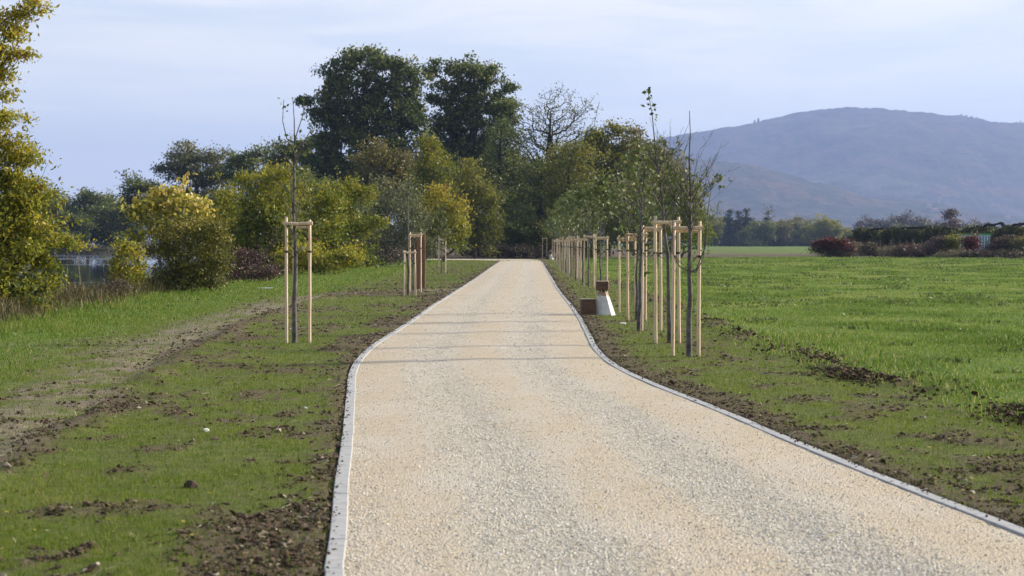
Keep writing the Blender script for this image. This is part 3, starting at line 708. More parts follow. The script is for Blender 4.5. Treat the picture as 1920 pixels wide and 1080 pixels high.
def tree(name, label, cat, px, D, blobs, leaf, bark=None, tips=300, lpt=30, lsize=.25, trunk_r=.3, group=None, spread=None, ydepth=1.0, base_z=None,
         seed=None, stems=1, top=None, aspect=.6, shell=.4, rmin=.01, lean=0.0, trunk_w=None, bare=0.0, arch=.25, low=None, pen=1.1, wob=.07, clump=6, lobe=.24):
    """blobs: (px, py, rx, ry[, weight]) in photo pixels, turned into metres at distance D; every blob becomes an ellipsoid of foliage"""
    rs = np.random.default_rng(seed if seed is not None else abs(hash((px, D, len(blobs)))) % 99991 if False else int(px * 7 + D * 13 + len(blobs) * 31) % 99991)
    s = D / F; bx = X_at(px, D); bz = hz(bx, D) if base_z is None else base_z
    root = empty(name, (bx, D, bz)); tag(root, label, cat, group)
    B = np.array([(X_at(b[0], D) - bx, Z_at(b[1], D) - bz, b[2] * s, b[3] * s, (b[4] if len(b) > 4 else 1.0)) for b in blobs])
    vol = B[:, 2] * B[:, 3] * B[:, 4]; cnts = np.maximum((vol / vol.sum() * tips).astype(int), 3)
    P = []; bt = []
    for (cx, cz, rx, rz_, w), c in zip(B, cnts):
        m = max(2, int(c / clump)); d = rs.normal(size=(m, 3)); d /= np.linalg.norm(d, axis=1)[:, None]
        r = shell + (1.02 - shell) * rs.random(m) ** .6
        yo = rs.normal(0, .25) * rx * ydepth
        sub = np.stack([cx + d[:, 0] * r * rx, yo + d[:, 1] * r * rx * ydepth, cz + d[:, 2] * r * rz_], 1)
        wgt = rs.random(m) + .3; pick = rs.choice(m, c, p=wgt / wgt.sum())
        jit = rs.normal(size=(c, 3)) * np.array([rx, rx * ydepth, rz_ * .7]) * lobe
        pp = sub[pick] + jit; out = rs.random(c) < .09; ctr = np.array([cx, yo, cz]); pp = np.where(out[:, None], ctr + (pp - ctr) * (1.15 + .3 * rs.random((c, 1))) + np.array([0, 0, .12 * rz_]), pp)
        P.append(pp); bt += [0.0] * c
    P = np.concatenate(P); bt = np.array(bt)
    k = P[:, 2] > (.15 if low is None else low); P = P[k]; bt = bt[k]
    zt = (P[:, 2].max() * .82 if top is None else top)
    cxm = np.average(B[:, 0], weights=vol); nt_ = 10
    tp = []
    for i in range(nt_):
        f = i / (nt_ - 1); tp.append((cxm * f ** 1.5 + lean * f + (rs.normal(0, .012) * zt if i else 0), rs.normal(0, .01) * zt if i else 0, -.25 + (zt + .25) * f))
    if stems > 1:   # several stems from the ground: the trunk is a stub, the tips grow from it
        tp = [(0, 0, -.2), (0, 0, .05), (0, 0, .25)]
    A, par, R, tipn = skeleton(None, tp, P, trunk_r, rs, arch, 1.95, pen, wob)
    V, Fq = tubes(A, par, R, rmin)
    mesh_np('trunk', V, [Fq], bark or BARK, root, smooth=True)
    if lpt > 0:
        sp = spread if spread else lsize * 1.6
        tsel = np.arange(len(P)); T = A[tipn]
        # tipn is in join order: match tints by nearest position is not needed, leaves follow the tip nodes
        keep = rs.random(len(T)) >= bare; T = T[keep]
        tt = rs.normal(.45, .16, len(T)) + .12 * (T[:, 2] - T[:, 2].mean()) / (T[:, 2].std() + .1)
        n = len(T); dens = np.maximum((lpt * (.25 + 1.5 * rs.random(n) ** 1.4)).astype(int), 1)
        c = np.repeat(np.arange(n), dens)
        off = rs.normal(size=(len(c), 3)) * sp; off[:, 2] *= .6
        LP = T[c] + off
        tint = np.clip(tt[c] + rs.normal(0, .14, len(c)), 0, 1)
        LV, LF, ti = leaf_cards(LP, lsize, tint, .8, aspect, rs=rs)
        kk = LV[:, 2].reshape(-1, 4).min(1) > .0
        LF = LF[kk]; ti = ti[kk]
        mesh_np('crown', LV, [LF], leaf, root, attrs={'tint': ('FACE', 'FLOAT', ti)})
    return root

def dup(root, loc, rz=0.0, sc=(1, 1, 1), label=None):
    r = root.copy(); COL.objects.link(r); r.location = loc; r.rotation_euler = (0, 0, rz); r.scale = sc
    if label: r['label'] = label
    for ch in root.children:
        c = ch.copy(); COL.objects.link(c); c.parent = r
        for g in ch.children:
            d = g.copy(); COL.objects.link(d); d.parent = c
    return r

# --- big tree at the left edge
tree('ash_tree', 'tall golden green tree reaching out of the frame at the left edge', 'tree', -40, 47,
     [(0, 530, 92, 62), (-60, 520, 60, 60), (62, 455, 62, 52), (30, 395, 50, 50), (118, 448, 28, 13, 1.2), (85, 520, 22, 40), (35, 560, 50, 26), (75, 480, 34, 26), (20, 370, 60, 30), (62, 345, 28, 14), (-30, 300, 62, 62), (52, 292, 40, 18, 1.6), (30, 335, 50, 22), (30, 225, 34, 22, 1.6),
      (8, 178, 26, 14), (44, 100, 24, 11, 1.5), (8, 120, 22, 30), (8, 62, 40, 13, 1.5), (45, 20, 34, 18, 1.6), (-40, 110, 52, 60), (-50, 10, 62, 50), (5, 270, 40, 30), (-45, 410, 70, 50), (0, 455, 60, 50)],
     LM['golden'], tips=1500, lpt=30, lsize=.11, trunk_r=.17, spread=.14, aspect=.42, shell=.1, rmin=.005, low=.1)
# --- left bank, from near to far
tree('poplar_bush', 'bright yellow leaved young poplar rising above the dark bush on the left bank', 'shrub', 330, 69,
     [(300, 375, 42, 24, 1.3), (345, 380, 45, 24), (280, 400, 32, 28), (375, 405, 30, 20), (320, 410, 50, 26), (255, 445, 14, 22, .7), (225, 470, 13, 10), (392, 430, 22, 20, .7), (248, 400, 8, 20, .6), (345, 345, 10, 12, .8)],
     LM['yellow'], BARK_PALE, tips=230, lpt=10, lsize=.18, trunk_r=.07, spread=.2, stems=3, rmin=.007, arch=.1, shell=.15, aspect=.7)
tree('bush', 'dark olive bush with yellow rims, below the yellow poplar leaves', 'bush', 345, 67.5,
     [(345, 480, 62, 52), (310, 505, 50, 40), (390, 470, 36, 60), (400, 515, 34, 30), (300, 455, 36, 24), (350, 425, 50, 26, .5), (290, 525, 34, 20), (350, 525, 50, 20), (405, 430, 24, 30, .7)],
     LM['bush'], tips=800, lpt=24, lsize=.085, trunk_r=.08, spread=.16, stems=3, rmin=.006, shell=.4)
tree('bush', 'narrow golden leaved bush standing left of the yellow poplar', 'bush', 238, 65, [(238, 505, 22, 40), (245, 470, 18, 22), (228, 528, 14, 22)],
     LM['golden'], tips=130, lpt=24, lsize=.1, trunk_r=.04, spread=.15, stems=3)
tree('bramble', 'low reddish brown bramble thicket right of the dark olive bush', 'bramble', 460, 84, [(440, 505, 30, 26), (475, 502, 32, 28), (505, 515, 20, 16), (450, 485, 20, 20)],
     LM['purple'], tips=330, lpt=18, lsize=.09, trunk_r=.03, spread=.18, stems=3, rmin=.006)
tree('bramble', 'low rusty weeds between the left edge tree and the narrow golden bush', 'bramble', 140, 58, [(110, 560, 50, 14), (165, 552, 50, 14), (205, 545, 30, 18), (90, 535, 15, 30, .5)],
     LM['bramble'], tips=300, lpt=10, lsize=.07, trunk_r=.02, spread=.14, stems=3, rmin=.005)
for i, (a, b) in enumerate((((430, 420, 42, 60), (425, 470, 40, 50)), ((505, 375, 48, 52), (500, 440, 55, 70)), ((575, 400, 50, 60), (580, 460, 55, 55)), ((645, 400, 42, 56), (650, 455, 48, 50)))):
    lab = ('green and yellow bush just behind the dark olive bush', 'tall olive green bush behind the nearest staked sapling on the left', 'broad olive bush right of the nearest left stakes', 'rounded golden olive bush ending the tall hedge on the left bank')[i]
    cx = (a[0] + b[0]) / 2; Dd = (118, 112, 116, 128)[i]
    bl = [a, b]; q = random.Random(i)
    for k in range(14): bl.append((cx + q.uniform(-52, 52), q.uniform(a[1] - 48, 505), q.uniform(14, 26), q.uniform(12, 22), .9))
    tree('bush', lab, 'bush', cx, Dd, bl, LM[('olive', 'olive', 'olive', 'olive')[i]], tips=950, lpt=24, lsize=.16, trunk_r=.14, spread=.28, stems=3, group='tall bushes along the left bank', ydepth=.9, shell=.35)
tree('bush', 'green bush filling the hedge behind the reddish bramble', 'bush', 475, 124, [(440, 400, 40, 70), (480, 440, 50, 60), (430, 460, 40, 40), (520, 480, 40, 30), (530, 350, 30, 30)], LM['wood'], tips=700, lpt=24, lsize=.17, trunk_r=.12, spread=.3, stems=3)
tree('bush', 'low golden bush at the foot of the tall hedge behind the nearest stakes', 'bush', 590, 104, [(560, 485, 40, 26), (610, 480, 45, 30), (655, 480, 25, 22)], LM['golden'], tips=330, lpt=22, lsize=.13, trunk_r=.06, spread=.24, stems=3)
tree('bramble', 'brown twiggy thicket beyond the golden bush, left of the short stakes', 'bramble', 715, 142, [(690, 470, 26, 34), (720, 455, 26, 40), (745, 470, 22, 32), (715, 490, 40, 12)], LM['bramble'], tips=520, lpt=12, lsize=.14, trunk_r=.07, spread=.28, stems=3)
tree('bush', 'pale leaved grey green bush behind the short stakes', 'bush', 775, 138, [(750, 425, 30, 40), (785, 430, 30, 45), (770, 400, 20, 26), (790, 468, 25, 20)], LM['grey'], tips=520, lpt=17, lsize=.15, trunk_r=.08, spread=.28, stems=3)
tree('bush', 'yellow green bush at the end of the hedge, where the path bends', 'bush', 832, 172, [(815, 395, 34, 34), (850, 410, 28, 36), (835, 440, 36, 28), (800, 425, 24, 30), (820, 370, 22, 18), (862, 440, 14, 22)], LM['golden'], tips=620, lpt=24, lsize=.19, trunk_r=.12, spread=.34, stems=3)
tree('bush', 'dull green bush under the yellowish tree left of the path end', 'bush', 720, 185, [(700, 400, 40, 40), (735, 370, 36, 34), (680, 440, 40, 36), (770, 380, 30, 34)], LM['grey'], tips=560, lpt=20, lsize=.22, trunk_r=.12, spread=.36, stems=3)
tree('field_maple', 'ochre olive tree in front of the foot of the first great oak', 'tree', 725, 222, [(720, 300, 44, 34), (700, 330, 36, 30), (750, 320, 34, 40), (715, 360, 46, 30)], LM['rust'], tips=520, lpt=26, lsize=.28, trunk_r=.22, spread=.45)
tree('field_maple', 'yellowish tree between the two great oaks, in front of them', 'tree', 815, 214, [(800, 300, 24, 40), (825, 330, 36, 34), (795, 345, 34, 34), (840, 365, 30, 26), (805, 270, 12, 14)], LM['olive'], tips=520, lpt=24, lsize=.25, trunk_r=.2, spread=.42)
tree('willow', 'soft olive willow leaning over the path end beside the yellow green bush', 'tree', 890, 205, [(885, 340, 26, 34), (900, 385, 36, 45), (880, 420, 30, 40), (915, 430, 22, 36), (870, 375, 24, 40)], LM['wood'], tips=700, lpt=24, lsize=.22, trunk_r=.2, spread=.4, ydepth=.8)
# --- great oaks
tree('oak_tree', 'huge dark green oak, tallest of the wood, left of the path', 'tree', 690, 262,
     [(688, 118, 52, 33), (640, 128, 36, 26), (735, 128, 38, 26), (760, 160, 26, 34), (622, 160, 30, 24), (665, 170, 50, 34), (718, 175, 44, 34), (592, 186, 26, 16), (612, 215, 34, 20), (640, 210, 44, 30), (700, 225, 50, 30), (750, 215, 36, 34),
      (775, 240, 26, 34), (625, 255, 34, 28), (675, 270, 44, 30), (735, 270, 44, 26), (648, 305, 50, 34), (600, 280, 26, 30), (590, 310, 30, 30), (700, 320, 56, 28), (790, 200, 14, 20)],
     LM['oak'], BARK_DARK, tips=1500, lpt=40, lsize=.4, trunk_r=.75, spread=.45, shell=.3, ydepth=.7, clump=6, lobe=.22)
tree('oak_tree', 'second great oak, with a narrow spire of leaves on its left', 'tree', 890, 268,
     [(812, 132, 15, 18, 1.2), (818, 165, 18, 22), (862, 130, 26, 20), (890, 142, 36, 28), (925, 150, 24, 24), (945, 170, 16, 20), (860, 175, 34, 28), (905, 190, 40, 32), (938, 205, 26, 26), (850, 215, 36, 30), (885, 240, 44, 30),
      (930, 250, 32, 34), (955, 225, 15, 24), (850, 260, 36, 30), (830, 300, 30, 30), (890, 290, 40, 26), (940, 295, 26, 24), (820, 235, 20, 30)],
     LM['oak'], BARK_DARK, tips=1100, lpt=38, lsize=.38, trunk_r=.65, spread=.43, shell=.3, ydepth=.7, clump=6, lobe=.21)
tree('oak_tree', 'dark lower oak on the left flank of the great oaks', 'tree', 575, 275, [(560, 300, 34, 30), (590, 330, 40, 36), (535, 320, 24, 28), (640, 345, 44, 36), (560, 365, 50, 30), (585, 275, 20, 18)], LM['dark'], BARK_DARK, tips=560, lpt=34, lsize=.4, trunk_r=.4, spread=.6)
tree('oak_tree', 'dark filling oak low behind the ochre tree', 'tree', 700, 280, [(690, 350, 60, 40), (760, 345, 50, 50), (820, 350, 50, 50), (640, 390, 50, 40)], LM['dark'], BARK_DARK, tips=600, lpt=36, lsize=.42, trunk_r=.4, spread=.65)
# --- sparse, nearly bare trees over the path end
tree('locust_tree', 'slender locust tree with thin leaves just right of the second great oak', 'tree', 925, 240, [(955, 225, 24, 36, .8), (935, 270, 34, 34), (960, 290, 30, 30), (920, 310, 30, 28), (945, 200, 16, 18, .5)], LM['fringe'], BARK_DARK, tips=420, lpt=13, lsize=.25, trunk_r=.3, spread=.45, rmin=.02, pen=2.5, wob=.04)
tree('locust_tree', 'nearly bare tree with twigs against the sky, tallest over the path end', 'tree', 1022, 232,
     [(1050, 185, 30, 26, .7), (1030, 210, 44, 24, .8), (1080, 205, 30, 20, .7), (1000, 230, 36, 26), (1060, 240, 36, 30), (1020, 270, 44, 30), (1085, 250, 22, 24, .6), (1045, 300, 44, 30), (1000, 310, 34, 30), (975, 205, 14, 14, .4), (985, 260, 24, 30), (1050, 165, 14, 12, .5), (1105, 195, 12, 12, .5), (1060, 335, 50, 30), (1000, 350, 40, 30)],
     LM['fringe'], BARK_DARK, tips=950, lpt=9, lsize=.22, trunk_r=.5, spread=.4, rmin=.03, bare=.3, arch=.0, pen=3.0, wob=.035, clump=2, lobe=.4, shell=.1)
tree('ivy_tree', 'dark ivy clad trunk with a thin crown beside the path end', 'tree', 1010, 222, [(1010, 430, 14, 44, 2.0), (1016, 380, 14, 34, 1.6), (1005, 330, 30, 26), (1035, 320, 30, 30), (1020, 350, 16, 20)], LM['dark'], BARK_DARK, tips=460, lpt=26, lsize=.16, trunk_r=.35, spread=.2, rmin=.02)
tree('locust_tree', 'thin dark stemmed locust leaning among the trees right of the path', 'tree', 1060, 216, [(1075, 290, 36, 36), (1045, 330, 36, 34), (1090, 340, 30, 36), (1065, 375, 40, 34)], LM['wood'], BARK_DARK, tips=460, lpt=18, lsize=.24, trunk_r=.24, spread=.42, rmin=.02)
tree('oak_tree', 'rounded green tree right of the bare tree', 'tree', 1140, 235, [(1130, 262, 36, 26), (1165, 270, 34, 26), (1115, 295, 32, 30), (1155, 310, 44, 34), (1190, 300, 30, 34), (1140, 345, 50, 36)], LM['wood'], BARK_DARK, tips=760, lpt=30, lsize=.3, trunk_r=.36, spread=.48, ydepth=.8)
tree('oak_tree', 'brownish topped tree sloping down behind the sapling row', 'tree', 1205, 228, [(1195, 262, 24, 18), (1222, 285, 26, 24), (1240, 310, 28, 28), (1210, 320, 34, 34), (1230, 350, 40, 34)], LM['rust'], BARK_DARK, tips=560, lpt=22, lsize=.27, trunk_r=.28, spread=.45)
tree('hazel_bush', 'dense olive thicket behind the far half of the sapling row', 'bush', 1110, 218, [(1080, 410, 46, 50), (1130, 400, 46, 56), (1100, 445, 60, 34), (1060, 440, 34, 36)], LM['wood'], tips=700, lpt=28, lsize=.24, trunk_r=.16, spread=.45, stems=3)
tree('hazel_bush', 'olive green thicket behind the middle of the sapling row', 'bush', 1195, 214, [(1180, 400, 44, 56), (1220, 400, 40, 60), (1200, 440, 56, 38), (1170, 350, 34, 30)], LM['wood'], tips=700, lpt=28, lsize=.24, trunk_r=.16, spread=.45, stems=3)
tree('hazel_bush', 'yellow green thicket that ends the wood at the open field', 'bush', 1278, 208, [(1262, 380, 38, 50), (1290, 400, 32, 56), (1275, 440, 42, 34), (1312, 430, 16, 34), (1255, 330, 24, 26), (1300, 365, 16, 24)], LM['olive'], tips=760, lpt=28, lsize=.22, trunk_r=.14, spread=.4, stems=3)
tree('hazel_bush', 'green shrub left of the ivy clad trunk at the path end', 'bush', 955, 214, [(940, 400, 30, 40), (965, 430, 34, 36), (930, 440, 26, 28)], LM['fringe'], tips=460, lpt=24, lsize=.22, trunk_r=.12, spread=.4, stems=3)
tree('yew_bush', 'very dark bush right of the ivy clad trunk', 'bush', 1045, 230, [(1040, 400, 34, 46), (1035, 445, 34, 34), (1060, 430, 26, 36)], LM['dark'], tips=460, lpt=34, lsize=.26, trunk_r=.14, spread=.42, stems=3)
tree('yew_bush', 'very dark bush closing the view over the path end', 'bush', 985, 228, [(985, 400, 30, 60), (960, 440, 40, 40), (990, 450, 30, 26), (900, 440, 50, 30)], LM['dark'], tips=600, lpt=34, lsize=.26, trunk_r=.14, spread=.42, stems=3)
tree('oak_tree', 'dark tree closing the gap under the second great oak', 'tree', 865, 284, [(830, 300, 40, 40), (880, 320, 50, 40), (935, 320, 40, 40), (860, 360, 60, 40), (795, 320, 40, 40)], LM['dark'], BARK_DARK, tips=700, lpt=36, lsize=.42, trunk_r=.4, spread=.6)
tree('oak_tree', 'olive tree filling the wood right of the willow, behind the path end', 'tree', 1000, 250, [(980, 330, 34, 34), (1030, 345, 36, 34), (1060, 300, 26, 26), (960, 370, 34, 34), (1080, 330, 36, 36)], LM['wood'], BARK_DARK, tips=620, lpt=30, lsize=.32, trunk_r=.3, spread=.5)
tree('oak_tree', 'olive tree joining the tall hedge to the great oaks', 'tree', 545, 200, [(520, 350, 34, 26), (560, 345, 34, 26), (610, 360, 36, 28), (660, 375, 36, 28), (560, 390, 60, 30)], LM['fringe'], BARK_DARK, tips=620, lpt=28, lsize=.27, trunk_r=.25, spread=.42)
tree('oak_tree', 'dark tree filling the wood behind the willow and the bare tree', 'tree', 960, 262, [(930, 340, 50, 40), (985, 350, 50, 40), (1040, 360, 50, 40), (900, 390, 50, 40), (1100, 370, 50, 40)], LM['dark'], BARK_DARK, tips=700, lpt=36, lsize=.36, trunk_r=.35, spread=.6)
for i, (px_, lab) in enumerate(((892, 'low grey brush on the left of the wood edge where the path turns'), (940, 'low dark brush at the wood edge behind the turning path'), (985, 'low brown brush left of the far wooden cube'))):
    tree('bramble', lab, 'bramble', px_, 212 - i * 2, [(px_ - 14, 474, 22, 8), (px_ + 16, 475, 22, 7), (px_, 468, 20, 8)], LM['bramble'], tips=260, lpt=12, lsize=.15, trunk_r=.03, spread=.28, stems=3, group='brush along the wood edge')
# --- mid left trees
tree('oak_tree', 'feathery grey green tree behind the yellow poplar', 'tree', 372, 300, [(365, 285, 34, 20), (340, 308, 30, 20), (400, 295, 26, 22), (372, 320, 44, 24), (325, 325, 26, 16), (405, 335, 34, 26), (360, 355, 50, 30), (312, 312, 12, 10)], LM['grey'], BARK_DARK, tips=680, lpt=26, lsize=.34, trunk_r=.32, spread=.5)
tree('oak_tree', 'feathery tree between the tall hedge and the great oaks', 'tree', 462, 296, [(455, 295, 26, 18), (485, 300, 26, 18), (440, 320, 26, 22), (475, 330, 40, 26), (515, 300, 22, 18), (520, 330, 30, 30)], LM['fringe'], BARK_DARK, tips=560, lpt=24, lsize=.34, trunk_r=.3, spread=.5)
tree('oak_tree', 'small dark tree crown above the yellow poplar, at its left', 'tree', 258, 310, [(250, 340, 20, 14), (268, 350, 24, 16), (245, 365, 20, 20), (280, 375, 26, 26), (255, 395, 24, 26)], LM['dark'], BARK_DARK, tips=360, lpt=24, lsize=.34, trunk_r=.26, spread=.5)
# --- woods on the far shore
fsh = tree('oak_tree', 'dark round tree on the far shore, highest left of the yellow poplar', 'tree', 165, 452, [(165, 385, 34, 22), (140, 400, 30, 26), (190, 400, 32, 24), (165, 425, 54, 30), (160, 370, 20, 12)], LM['dark'], BARK_DARK, tips=420, lpt=34, lsize=.6, trunk_r=.4, spread=.85, group='trees on the far shore')
labs = ['dark tree on the far shore, right beside the tree at the left edge', 'dark tree on the far shore, seen through the leaves of the left edge tree', 'dark tree on the far shore, just left of the narrow golden bush',
        'dark tree on the far shore behind the yellow poplar', 'dark tree on the far shore behind the tall hedge', 'dark tree on the far shore at the left border of the picture', 'dark low tree on the far shore between two higher ones']
for (px_, sc_, dy), lab in zip(((92, .98, 6), (25, .95, 10), (222, .84, -8), (300, .95, 12), (400, 1.0, 20), (-50, 1.1, 0), (125, .7, -14)), labs):
    x_ = X_at(px_, 452 + dy); dup(fsh, (x_, 452 + dy, hz(x_, 452 + dy)), px_ * .3, (sc_ * 1.1, sc_, sc_), lab)
tree('bramble', 'dry bank growth along the far shore of the pond', 'bramble', 160, 440, [(60, 466, 60, 5), (160, 466, 60, 5), (250, 466, 50, 5)], LM['grey'], tips=400, lpt=10, lsize=.3, trunk_r=.04, spread=.6, stems=3)
# --- bare weed stems by the near water
q = random.Random(5)
for i, (px_, lab) in enumerate(((123, 'thin dead weed stem standing before the pond, left of its twin'), (150, 'thin dead weed stem standing before the pond, right of its twin'))):
    x_ = X_at(px_, 57); z_ = hz(x_, 57); mb = MB(); pts = [(0, 0, -.05)]
    for k in range(1, 8): pts.append((pts[-1][0] + q.uniform(-.02, .02), pts[-1][1], k * .21))
    mb.tube(pts, [.014 * (1 - k * .1) for k in range(8)], 5)
    for k in range(2, 8): 
        p = pts[k]; mb.tube([p, (p[0] + q.uniform(-.16, .16), p[1], p[2] + .12)], [.006, .003], 4)
    o = mb.build('weed_stem', simple('dry_stem', (.2, .17, .11), (.34, .3, .2))); o.location = (x_, 57, z_); tag(o, lab, 'weed', 'weed stems by the pond')

# ----------------------------------------------------------------------------- far tree line across the field
far_types = []
def far_tree(label, leaf, w, h, px_, D, seed, con=False, **k):
    s = F / D; b = []
    q = random.Random(seed); base = HZ + EYE * s
    if con:
        for i in range(6): f = i / 5; b.append((px_, base - h * s * (.1 + .85 * f), w * s * .5 * (1 - .85 * f) + .5, h * s * .1, 1))
    else:
        b.append((px_, base - h * s * .5, w * s * .42, h * s * .38)); b.append((px_, base - h * s * .14, w * s * .5, h * s * .13, 2.0))
        for i in range(6): b.append((px_ + q.uniform(-.36, .36) * w * s, base - h * s * q.uniform(.3, .85), w * s * .22, h * s * .16))
    return tree('conifer' if con else 'oak_tree', label, 'tree', px_, D, b, leaf, BARK_DARK, tips=260, lpt=34, lsize=.75 if not con else .6, trunk_r=.3, spread=1.0 if not con else .7, seed=seed, group='trees across the field', **k)
FT = [far_tree('olive brown tree starting the tree line across the field, right of the nearest stakes', LM['wood'], 12, 14.5, 1334, 860, 1),
      far_tree('dark slim conifer in the tree line across the field, right of the first olive crowns', LM['conifer'], 8, 14.5, 1368, 850, 2, True),
      far_tree('rust coloured tree in the middle of the tree line across the field', LM['rust'], 12, 13, 1500, 880, 3),
      far_tree('rounded green brown tree near the right end of the tree line across the field', LM['olive'], 15, 14.5, 1535, 850, 4),
      far_tree('dark green tree low in the tree line across the field', LM['dark'], 13, 10, 1420, 840, 5)]
ordw = ['first', 'second', 'third', 'fourth', 'fifth', 'sixth', 'seventh', 'eighth', 'ninth', 'tenth', 'eleventh', 'twelfth', 'thirteenth', 'fourteenth', 'fifteenth', 'sixteenth', 'seventeenth', 'eighteenth', 'nineteenth', 'twentieth', 'twenty-first', 'twenty-second', 'twenty-third', 'twenty-fourth', 'twenty-fifth', 'twenty-sixth', 'twenty-seventh', 'twenty-eighth', 'twenty-ninth', 'thirtieth', 'thirty-first', 'thirty-second', 'thirty-third', 'thirty-fourth']
kinds = ['olive brown tree', 'dark conifer', 'rust coloured tree', 'round green brown tree', 'low dark green tree']
spots = [(1350, 4, 1.0), (1352, 0, .98), (1376, 0, .8), (1385, 1, .95), (1398, 1, 1.02), (1392, 4, 1.1), (1412, 0, .82), (1436, 1, .82), (1432, 4, 1.0), (1450, 0, .8), (1466, 2, .85), (1462, 4, 1.05), (1480, 0, .85), (1490, 4, .95),
         (1485, 2, .9), (1516, 2, .9), (1512, 4, 1.0), (1528, 4, .9), (1552, 3, .8), (1560, 0, .75), (1574, 4, .85), (1585, 0, .6), (1598, 2, .5), (1612, 4, .55)]
cnt = {}
for px_, t, s_ in sorted(spots):
    cnt[t] = cnt.get(t, 0) + 1; D_ = 845 + (px_ * 37 % 60); x_ = X_at(px_, D_)
    dup(FT[t], (x_, D_, hz(x_, D_)), px_ * .7, (s_, s_, s_), '%s in the tree line across the field, %s such from left' % (kinds[t], ordw[cnt[t]]))
# second, farther line at the right
br = tree('poplar_tree', 'reddish brown pointed tree standing above the orchard net', 'tree', 1780, 620, [(1780, 408, 13, 12), (1779, 400, 8, 8), (1782, 422, 18, 12), (1779, 436, 20, 14)], LM['purple'], BARK_DARK, tips=260, lpt=22, lsize=.5, trunk_r=.25, spread=.6)
bare = tree('ash_tree', 'thin bare tree sticking out above the tree line across the field', 'tree', 1440, 880, [(1440, 395, 10, 10), (1442, 405, 10, 10), (1438, 415, 8, 8)], LM['grey'], BARK, tips=160, lpt=3, lsize=.5, trunk_r=.3, rmin=.06)
F2 = tree('oak_tree', 'greyish twiggy tree beyond the left end of the orchard net', 'tree', 1628, 1050, [(1628, 420, 18, 12), (1615, 425, 12, 12), (1642, 426, 14, 10), (1628, 436, 24, 14)], LM['bramble'], BARK, tips=220, lpt=22, lsize=.8, trunk_r=.3, spread=1.1)
F3 = tree('oak_tree', 'dark green tree beyond the net, left of the reddish pointed tree', 'tree', 1725, 1060, [(1725, 424, 18, 10), (1712, 430, 14, 10), (1738, 430, 14, 9), (1725, 440, 26, 12)], LM['grey'], BARK, tips=220, lpt=26, lsize=.8, trunk_r=.3, spread=1.1)
n2 = 0; n3 = 0
for px_, t, s_ in ((1655, 2, 1.0), (1672, 2, .85), (1690, 3, .9), (1702, 2, 1.15), (1748, 2, .95), (1760, 3, .85), (1800, 2, .85), (1818, 3, .9), (1835, 2, .9), (1852, 3, .8), (1612, 3, .7), (1870, 2, .7), (1895, 3, .7), (1920, 2, .7), (1944, 3, .7)):
    D_ = 1040 + px_ % 40; x_ = X_at(px_, D_)
    if t == 2: n2 += 1; lab = 'greyish twiggy tree far beyond the orchard net, %s of its kind from the left' % ordw[n2]
    else: n3 += 1; lab = 'grey green tree far beyond the orchard net, %s of its kind from the left' % ordw[n3]
    dup(F2 if t == 2 else F3, (x_, D_, hz(x_, D_)), px_ * .5, (s_ * 1.1, s_, s_), lab)

